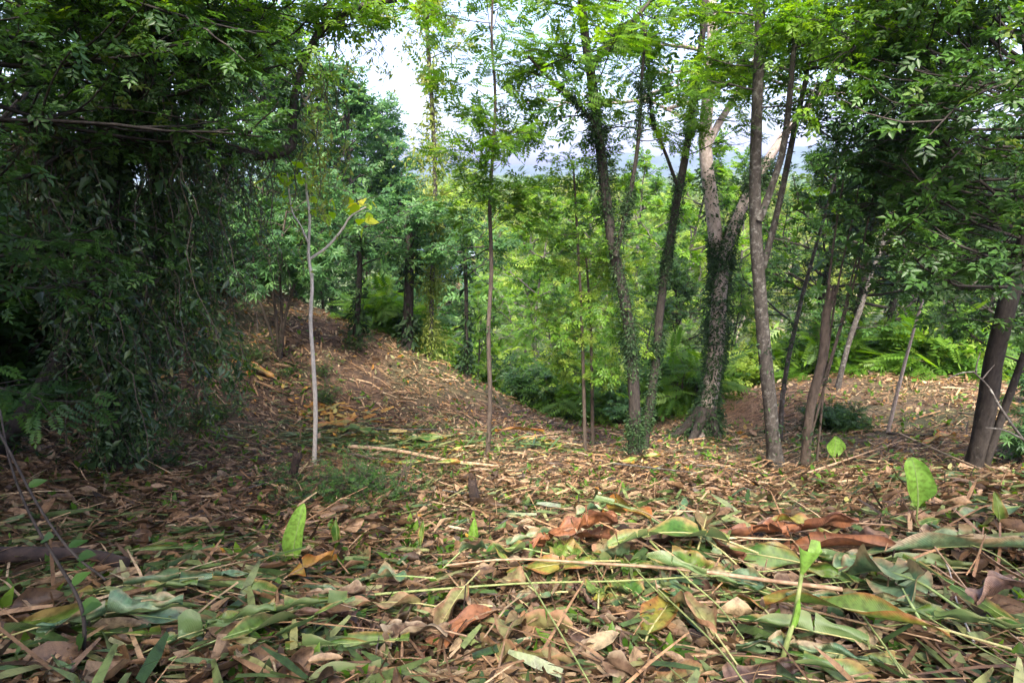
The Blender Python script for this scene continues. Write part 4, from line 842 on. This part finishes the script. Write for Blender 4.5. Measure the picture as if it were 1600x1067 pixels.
hero(560, 675, 200, 'yellow leaf at the top of the sapling pile', M['ly'], M['ribb'], 4, 0, .12, Ln=.7, Wd=.18, curl=.5, bend=.2, splits=4)
hero(850, 690, 170, 'orange-tinted leaf where the gully begins', M['ly'], M['ribb'], 3, 0, .12, Ln=.8, Wd=.2, curl=.5, bend=.2, splits=3)
hero(430, 605, 170, 'faded yellow leaf high on the left slope', M['ly'], M['ribb'], 4, 0, .1, Ln=.7, Wd=.14, curl=.6, bend=.2)
hero(1490, 695, 185, 'yellow leaf lying in the right clearing', M['ly'], M['ribb'], 4, 0, .1, Ln=.5, Wd=.14, curl=.6, bend=.2)
# many grouped copies
heap_specs = [('brown', M['lbr'], M['ribb'], 'curled dry brown leaf lying in the foreground heap', 'dry brown leaves in the foreground', 14, 110),
              ('dark', M['lred'], M['ribb'], 'shrivelled dark brown leaf lying in the foreground heap', 'dark shrivelled leaves in the foreground', 7, 60),
              ('tan', M['ltan'], M['ribb'], 'half-dry tan leaf lying in the foreground heap', 'tan leaves in the foreground', 8, 44),
              ('green', M['lg'], M['ribg'], 'cut green leaf lying among the brown leaves', 'cut green leaves in the foreground', 9, 52),
              ('pale', M['lglau'], M['ribg'], 'pale grey-green leaf lying underside up among the litter', 'pale undersides in the foreground', 5, 30)]
for nm, mt, rb_, lab, grp, nv_, cnt in heap_specs:
    protos = []
    for k in range(nv_):
        dry = nm in ('brown', 'dark'); 
        protos.append(leaf_kind('fallen_leaf', mt, rb_, lab, group=grp, Ln=rng.uniform(.2, .42) if nm != 'green' else rng.uniform(.28, .55), Wd=rng.uniform(.03, .09), curl=rng.uniform(.6, 2.2), bend=rng.uniform(.05, .8), wave=rng.uniform(.005, .02), splits=int(rng.integers(0, 6)), twist=rng.normal(0, .8), crumple=rng.uniform(.005, .02) if dry else .0, nu=18, nv=4, petiole=rng.uniform(.03, .15)))
    for k in range(cnt):
        if nm in ('brown', 'dark', 'tan'): px = np.clip(rng.normal(1000, 300), 560, 1660); py = rng.uniform(850, 1120)
        elif nm == 'green': px = rng.uniform(-20, 520) if k % 2 else rng.uniform(1000, 1650); py = rng.uniform(860, 1110)
        else: px = rng.uniform(100, 1620); py = rng.uniform(820, 1100)
        if px < 700 and py < 960 and nm in ('brown', 'dark'): px = rng.uniform(700, 1500)
        q = hit(px, py); o = protos[k % nv_]
        lie(o, px, py, rng.uniform(0, 360) if nm != 'green' else (rng.normal(25, 18) if px < 700 else rng.normal(150, 45)), rng.normal(6, 10), rng.normal(0, 25), rng.uniform(.02, .1), rng.uniform(.75, 1.2), q=q, copy=k >= nv_)

# broad cut leaves heaped in the middle and right
for lab, grp, mts, n, xr, yr, ar, ls_ in (
    ('broad pale green cut leaf on the heap', 'broad green leaves on the heap', ('lglau', 'lg'), 13, (860, 1200), (860, 1010), (100, 190), (.28, .42)),
    ('broad yellowish tan leaf on the heap', 'broad tan leaves on the heap', ('ltan', 'lgy'), 13, (820, 1250), (850, 1060), (40, 170), (.26, .42)),
    ('rolled green strap leaf lying toward lower right', 'rolled strap leaves at the right', ('lg', 'lglau'), 12, (1180, 1640), (880, 1080), (120, 165), (.4, .62)),
    ('pale green strap leaf at the lower left', 'strap leaves at the lower left', ('lg', 'lglau'), 9, (-20, 520), (930, 1090), (15, 60), (.3, .5)),
    ('large brown withered leaf in the heap', 'large withered leaves in the heap', ('lbr', 'lor', 'lred'), 13, (700, 1500), (840, 1060), (90, 260), (.3, .5))):
    for k in range(n):
        px = xr[0] + (xr[1] - xr[0]) * (k + rng.random() * .8) / n; py = rng.uniform(*yr); strap = 'strap' in lab; mk = mts[k % len(mts)]
        o = leaf_kind('fallen_leaf', M[mk], M['ribb' if mk in ('lbr', 'lor', 'lred') else 'rib'], lab, group=grp, Ln=rng.uniform(*ls_), Wd=rng.uniform(.045, .08) if strap else rng.uniform(.11, .17),
            curl=rng.uniform(1.2, 2.6) if strap else rng.uniform(.5, 1.5), bend=rng.uniform(.1, .4) if strap else rng.uniform(.3, 1.2), wave=.012, splits=int(rng.integers(0, 5)), crumple=rng.uniform(.006, .016), nu=26, nv=5, petiole=.08)
        lie(o, px, py, rng.uniform(*ar), rng.uniform(2, 16), rng.normal(0, 18), rng.uniform(.07, .16), copy=False)
for k in range(26):
    px = rng.uniform(800, 1500); py = rng.uniform(840, 1000); l = rng.uniform(140, 360); a = rng.choice([rng.uniform(.3, 1.1), rng.uniform(-.15, .2)]); Q = []
    for f in (0, .5, 1): p_ = hit(px + l * f * math.cos(a), py + l * f * math.sin(a) + rng.normal(0, 6)); p_[2] += rng.uniform(.08, .2); Q.append(p_)
    g = Geo(); tube(g, spline(Q, 12), np.linspace(.0045, .002, 12), 6, .5, .05); b_ = Q[0]; g2 = g.build('leaf_stalk', M['stem_green' if k % 3 else 'stem_tan'], None, True, b_); g2.location = b_
    tag(g2, 'thin cut leaf stalk lying over the foreground heap', 'stalk', 'thin stalks over the heap')

# upright fresh leaves
def upright(px, py, pxt, pyt, wpx, label, mat=None, curl=.35, stem=.3, name='young_plant', shape=1.3, yaw=0):
    q = hit(px, py); Y = q[1]; top = at(pxt, pyt, Y); root = empty(name, q, label, 'plant'); Ln = np.linalg.norm(top - q); st = Ln * stem
    d = nrm(top - q); gb, gr = big_leaf(Ln * (1 - stem), wpx * 1.1 * Y / F, curl + .5, .45, .008, 0, .25, 1.12, st + .05, 24, 6, tip=.62)
    nn_ = nrm(np.array([math.sin(yaw), -math.cos(yaw), 0])); nn_ = nrm(nn_ - d * np.dot(nn_, d)); x = np.cross(d, nn_)
    Mx = Matrix(((x[0], d[0], nn_[0]), (x[1], d[1], nn_[1]), (x[2], d[2], nn_[2])))
    for g_, n_2, m_ in ((gb, 'leaf', mat or M['up']), (gr, 'stalk', M['ribg'])):
        o = g_.build(n_2, m_, root, True); o.location = Vector(d * st); o.rotation_euler = Mx.to_euler()
    if stem > .18:
        for az_ in (1.1, 4.0):
            gb, gr = big_leaf(Ln * .3, wpx * .45 * Y / F, .8, .7, .006); o = gb.build('leaf', M['lg'], root, True); gr.build('midrib', M['ribg'], o, True); o.location = Vector(d * st * .4); o.rotation_euler = (R(38), 0, az_ + px)
    return root
upright(455, 895, 465, 798, 42, 'upright bright green blade-shaped leaf alone on the left', curl=.3, stem=.12)
upright(1430, 850, 1438, 722, 50, 'rounded lime green leaf standing on a thin stalk, right', curl=.25, stem=.45, shape=.95)
upright(1300, 722, 1310, 684, 30, 'small lime leaf sprouting below the snapped trunk', curl=.3, stem=.2)
upright(738, 862, 742, 815, 20, 'narrow green sprout behind the heap, above the pink flower', curl=.5, stem=.2)
upright(820, 905, 770, 855, 10, 'tiny sprout at the left edge of the heap', M['lg'], .5, .3)
upright(530, 868, 522, 815, 18, 'dark green narrow sprout right of the upright blade leaf', M['lg'], .6, .2)
upright(1400, 935, 1408, 885, 12, 'thin sprouting spear among the grey-green leaves', curl=1.2, stem=.3)
upright(655, 870, 660, 818, 12, 'small green shoot at mid slope left of the narrow sprout', M['lg'], .5, .3)
upright(1560, 850, 1566, 775, 22, 'young green shoot near the right edge', M['lg'], .6, .3)
# rolled shoot with stem
q = hit(1212, 1068); Y = q[1]; root = empty('rolled_shoot', q, 'tall green shoot with rolled leaf tip rising from the bottom edge', 'plant')
P_ = spline([q - np.array([0, 0, .05]), at(1228, 1010, Y), at(1242, 960, Y + .05), at(1252, 900, Y + .1), at(1258, 868, Y + .12)], 14)
g = Geo(); tube(g, P_, np.linspace(.010, .006, 14), 10); g.build('stalk', M['stem_green'], root, True, q)
g = Geo(); V = []; UV = []; d0 = np.array([0, 0, 0])
for i in range(12):
    s = i / 11; c = P_[-4] * (1 - s) + (at(1266, 858, Y + .12)) * s; r = .006 + .022 * s
    for j in range(13):
        th = -2.3 + 4.6 * j / 12 + .5; hgt = .012 * s * math.cos(th * .5 + 1)
        V.append(c + np.array([math.sin(th) * r * (1 + .5 * s), -math.cos(th) * r, hgt + (.03 * s * s if j > 9 else 0)])); UV.append((j / 6 - 1, s))
g.add(V, [[i * 13 + j, i * 13 + j + 1, i * 13 + j + 14, i * 13 + j + 13] for i in range(11) for j in range(12)], .5, UV)
g.build('leaf', M['up'], root, True, q)
gb, gr = big_leaf(.12, .035, 1.2, .1, 0); o = gb.build('leaf_sheath', M['up'], root, True); o.location = Vector(P_[5] - q); o.rotation_euler = (R(80), R(12), 0)

# cut stalks
def stick(name, spec, wpx, mat, label, cat, lift=.1, group=None, taper=.5):
    Q = []
    for px, py in spec: p_ = hit(px, py); p_[2] += lift; Q.append(p_)
    b = Q[0].copy(); Pq = spline(Q, 14); k = b[1] / F; r = np.linspace(wpx, wpx * taper, 14) * .5 * k
    g = Geo(); tube(g, Pq, r, 8, .5, .03); o = g.build(name, mat, None, True, b); o.location = b; tag(o, label, cat, group); return o
stick('leaf_stalk', [(1300, 985), (1180, 960), (1060, 948), (940, 938), (800, 925), (700, 935)], 9, M['stem_tan'], 'long brown-green leaf stalk lying across the front of the heap', 'stalk', .2)
stick('leaf_stalk', [(590, 970), (700, 965), (830, 955), (1000, 950), (1250, 935)], 5, M['stem_green'], 'thin greenish stalk lying just under the long brown one', 'stalk', .16)
stick('leaf_stalk', [(1010, 900), (1060, 960), (1110, 1010), (1150, 1060)], 4, M['stem_green'], 'thin yellow-green stalk slanting down the right front of the heap', 'stalk', .2)
stick('leaf_stalk', [(1180, 985), (1320, 1025), (1450, 1060)], 5, M['stem_tan'], 'tan stalk running toward the lower right corner', 'stalk', .16)
stick('leaf_stalk', [(1290, 920), (1330, 990), (1345, 1060)], 4, M['stem_green'], 'thin green stalk right of the rolled shoot', 'stalk', .14)
stick('leaf_stalk', [(1140, 840), (1230, 905), (1290, 930)], 4, M['stem_tan'], 'slender tan stalk behind the rolled shoot', 'stalk', .16)
stick('cut_stem', [(545, 705), (620, 712), (700, 728), (780, 738)], 8, M['stem_tan'], 'pale cut stem lying across the middle of the slope', 'stem', .08)
stick('cut_stem', [(380, 780), (440, 765), (500, 758), (560, 762)], 4, M['bark_grey'], 'thin grey stem lying by the cut scrub heap', 'stem', .1)
stick('cut_stem', [(1385, 682), (1420, 686), (1470, 684)], 6, M['bark_dark'], 'short dark stem lying at the foot of the bare pole', 'stem', .05)
stick('cut_stem', [(1500, 1060), (1480, 990), (1465, 930), (1440, 900)], 5, M['bark_white'], 'pale twig lying in the lower right corner', 'stem', .14)
stick('fallen_log', [(-30, 905), (60, 905), (150, 905), (205, 915)], 34, M['rot'], 'dark rotting log at the left edge', 'log', .14, taper=.7)
for k in range(34):   # loose cut stalks
    px = rng.uniform(250, 1580); py = rng.uniform(640, 830); a = rng.normal(0, .35); l = rng.uniform(60, 150)
    stick('cut_stem', [(px, py), (px + l * .5, py + a * l * .4 + rng.normal(0, 3)), (px + l, py + a * l * .8)], rng.uniform(2, 4.5), M[['stem_tan', 'stem_tan', 'bark_grey', 'bark_brown'][k % 4]], 'dry cut stalk lying loose on the cleared slope', 'stem', rng.uniform(.04, .12), 'loose cut stalks on the slope')
# short upright stubs of cut canes
for k in range(46):
    px = rng.uniform(640, 1600); py = rng.uniform(740, 1000); q = hit(px, py); hgt = rng.uniform(.06, .3)
    g = Geo(); dx = rng.normal(0, .12); tube(g, [(0, 0, -.04), (dx * hgt * .5, 0, hgt * .5), (dx * hgt, rng.normal(0, .02), hgt)], [.005, .004, .003], 5, .5, .1)
    o = g.build('cane_stub', M['rot'] if k % 3 else M['stem_tan'], None, True); o.location = q; tag(o, 'short upright stub of a cut cane', 'stub', 'cut cane stubs on the slope')
# stumps
def stump(px, py, hpx, wpx, lean, label):
    q = hit(px, py); k = q[1] / F; g = Geo(); n = 10
    Pq = np.array([q + np.array([lean * i / n * hpx * k, 0, -.05 + (hpx * k + .05) * i / n]) for i in range(n + 1)])
    tube(g, Pq, wpx * .5 * k * (1.25 - .45 * np.linspace(0, 1, n + 1) ** .6), 12, .5, .1)
    for j in range(8):
        a = j * .8; e = Pq[-1] + np.array([math.cos(a), math.sin(a), 0]) * wpx * .3 * k; tube(g, [e - np.array([0, 0, .04]), e + np.array([lean * .03, 0, rng.uniform(.01, .06)])], [.014, .003], 5)
    o = g.build('tree_stump', M['rot'], None, True, q); o.location = q; tag(o, label, 'stump')
stump(744, 792, 52, 20, -.1, 'small dark rotten stump in the middle of the slope')
stump(450, 760, 66, 17, .4, 'dark leaning stub beside the cut scrub heap')
# pink flower
q = hit(808, 868); root = empty('flower', q, 'single pink flower on a short stem behind the heap', 'flower')
g = Geo(); tube(g, [(0, 0, -.03), (.003, 0, .04), (.0, 0, .09)], .003, 5); g.build('stem', M['stem_green'], root, True)
g = Geo(); n = 16; a = np.arange(n) * 2.4; Dv = np.stack([np.cos(a), np.sin(a), .4 + .08 * np.arange(n)], 1)
scatter(g, BROAD, np.repeat([[0, 0, .09]], n, 0), Dv, np.stack([-np.cos(a), -np.sin(a), np.ones(n)], 1), .035)
g.build('petals', foliage('pink_petals', [(0, (.6, .05, .12)), (1, (.8, .2, .28))], .3, nscale=0), root)
# dead pale branch at right
q = at(1600, 672, 3.6); root = empty('dead_branch', (q[0], q[1], h1(q[0], q[1])), 'bare pale forked branch reaching in from the right edge', 'branch'); b = np.array(root.location)
g = Geo(); gx = hit(1680, 790)
tube(g, spline([gx, at(1640, 730, 3.5), at(1600, 688, 3.6), at(1565, 640, 3.7), at(1545, 605, 3.8), at(1520, 580, 3.8)], 16), np.linspace(.013, .006, 16), 8, .5, .06)
tube(g, spline([at(1525, 583, 3.8), at(1526, 570, 3.8), at(1532, 550, 3.8)], 6), np.linspace(.007, .003, 6), 6)
tube(g, spline([at(1535, 592, 3.8), at(1545, 580, 3.8), at(1554, 570, 3.8)], 6), np.linspace(.006, .003, 6), 6)
tube(g, spline([at(1522, 581, 3.8), at(1500, 583, 3.8), at(1480, 592, 3.8)], 6), np.linspace(.006, .003, 6), 6)
tube(g, spline([at(1605, 690, 3.6), at(1570, 672, 3.6), at(1540, 668, 3.6)], 6), np.linspace(.01, .004, 6), 6)
g.build('limb', M['bark_grey'], root, True, b)
# slim vine stem at lower left
q = hit(130, 1062); root = empty('climbing_stem', q, 'thin dark looping stem with a few leaves at the lower left', 'vine'); Y = q[1]
g = Geo(); P1 = spline([q, at(132, 980, Y), at(120, 930, Y + .1), at(85, 870, Y + .3), at(45, 800, Y + .5), at(15, 720, Y + .7), at(0, 640, Y + .9)], 22); tube(g, P1, np.linspace(.006, .004, 22), 6)
P2 = spline([at(165, 905, Y + .2), at(110, 860, Y + .3), at(60, 790, Y + .5), at(20, 715, Y + .7), at(-20, 640, Y + .9)], 16); tube(g, P2, np.linspace(.004, .005, 16), 6); g.build('stem', M['bark_dark'], root, True, q)
g = Geo(); pts2 = np.array([P1[3], P1[5], P1[6], P1[8], P2[3], P2[4], P1[12], P2[9]]); scatter(g, BROAD, pts2, rv(8, (1, .4, .3)) + np.array([.8, 0, 0]), rv(8) * .2 + np.array([0, -.4, 1]), .065); g.build('leaves', M['dark'], root, False, q)

# banana-like plants in the gully
def banana(px, py, s, label):
    q = hit(px, py); q = np.array([q[0], q[1] + 1.2, h1(q[0], q[1] + 1.2)]); root = empty('banana_plant', q, label, 'plant'); g = Geo(); tube(g, [(0, 0, -.3), (0, 0, .5 * s)], [.06 * s, .04 * s], 8); g.build('stem', M['stem_green'], root, True)
    for k in range(8):
        gb, gr = big_leaf(1.3 * s, .34 * s, .4, 1.1, .02, 5); a = k * 2.4; o = gb.build('leaf', M['lg'], root, True); gr.build('midrib', M['ribg'], o, True)
        o.location = (0, 0, .45 * s); o.rotation_euler = (R(rng.uniform(50, 78)), 0, a)
banana(835, 640, .9, 'banana-leaved plant at the edge of the gully left of the poles')
banana(930, 655, .8, 'banana-leaved plant behind the two poles')
banana(790, 615, .7, 'smaller banana-leaved plant on the left crest')
banana(1160, 610, .8, 'banana-leaved plant behind the buttressed tree')
# overhanging leafy boughs close on the left edge
def bough(px, py, Y, L_, label, mat, tpl, size):
    q = at(px, py, Y); root = empty('leafy_bough', q, label, 'branch', None); T = []; A = []
    branch(q, (1, .1, -.1), L_, .012, 1, T, A, 6, .5, .7, .4, -.02); g = Geo(); tubes(g, T); g.build('twigs', M['bark_dark'], root, True, q); g = Geo(); leaves(g, A, tpl, size, 2); g.build('leaves', M[mat], root, False, q)
bough(-60, 440, 3.4, .8, 'leafy bough reaching in at mid height of the left edge', 'dark', SPRIG, .11)
bough(-60, 590, 3.2, .6, 'lower feathery bough reaching in from the left edge', 'dark', FROND3, .13)
bough(-40, 360, 3.4, .7, 'upper leafy bough reaching in from the left edge', 'dark', FROND3, .12)

# remove the hidden originals of copied trees and bushes
for dct in (K, B):
    for o in dct.values():
        for ch in list(o.children): bpy.data.objects.remove(ch)
        bpy.data.objects.remove(o)
for o in [o for o in bpy.data.objects if o.location.z < -400 and o.parent is None]:
    for ch in list(o.children): bpy.data.objects.remove(ch)
    bpy.data.objects.remove(o)

# look-alikes that stand in a countable row: say which one
from collections import defaultdict
bpy.context.view_layer.update()
by = defaultdict(list)
for o in bpy.data.objects:
    if o.parent is None and 'group' in o and 'label' in o: by[o['label']].append(o)
ORD = ['leftmost', 'second', 'third', 'fourth', 'fifth', 'sixth', 'seventh', 'eighth', 'ninth', 'tenth', 'eleventh', 'twelfth', 'thirteenth']
NUM = ['', '', 'two', 'three', 'four', 'five', 'six', 'seven', 'eight', 'nine', 'ten', 'eleven', 'twelve', 'thirteen']
for lab, os_ in by.items():
    n = len(os_)
    if n < 2 or n > 13: continue
    os_.sort(key=lambda o: o.location.x / max(o.location.y, .5))
    for i, o in enumerate(os_):
        o['label'] = lab + (', leftmost of the ' + NUM[n] if i == 0 else ', rightmost of the ' + NUM[n] if i == n - 1 else ', %s from left of %s' % (ORD[i], NUM[n]))
# ------------------------------------------------------------------ haze
HAZE = 0.00034
if HAZE:
    m, N, L = newmat('haze'); v = N.new('ShaderNodeVolumePrincipled'); v.inputs['Color'].default_value = (.5, .6, 1, 1); v.inputs['Density'].default_value = HAZE
    v.inputs['Anisotropy'].default_value = 0.2
    o = N.new('ShaderNodeOutputMaterial'); L.new(v.outputs[0], o.inputs['Volume'])
    g = Geo(); V = np.array([[a, b_, c_] for a in (-2600, 2600) for b_ in (-300, 2400) for c_ in (-60, 125)], float)
    g.add(V, [[0,1,3,2],[4,6,7,5],[0,4,5,1],[2,3,7,6],[0,2,6,4],[1,5,7,3]])
    tag(g.build('haze', m), 'thin pale haze over the valley', 'haze', kind='stuff')
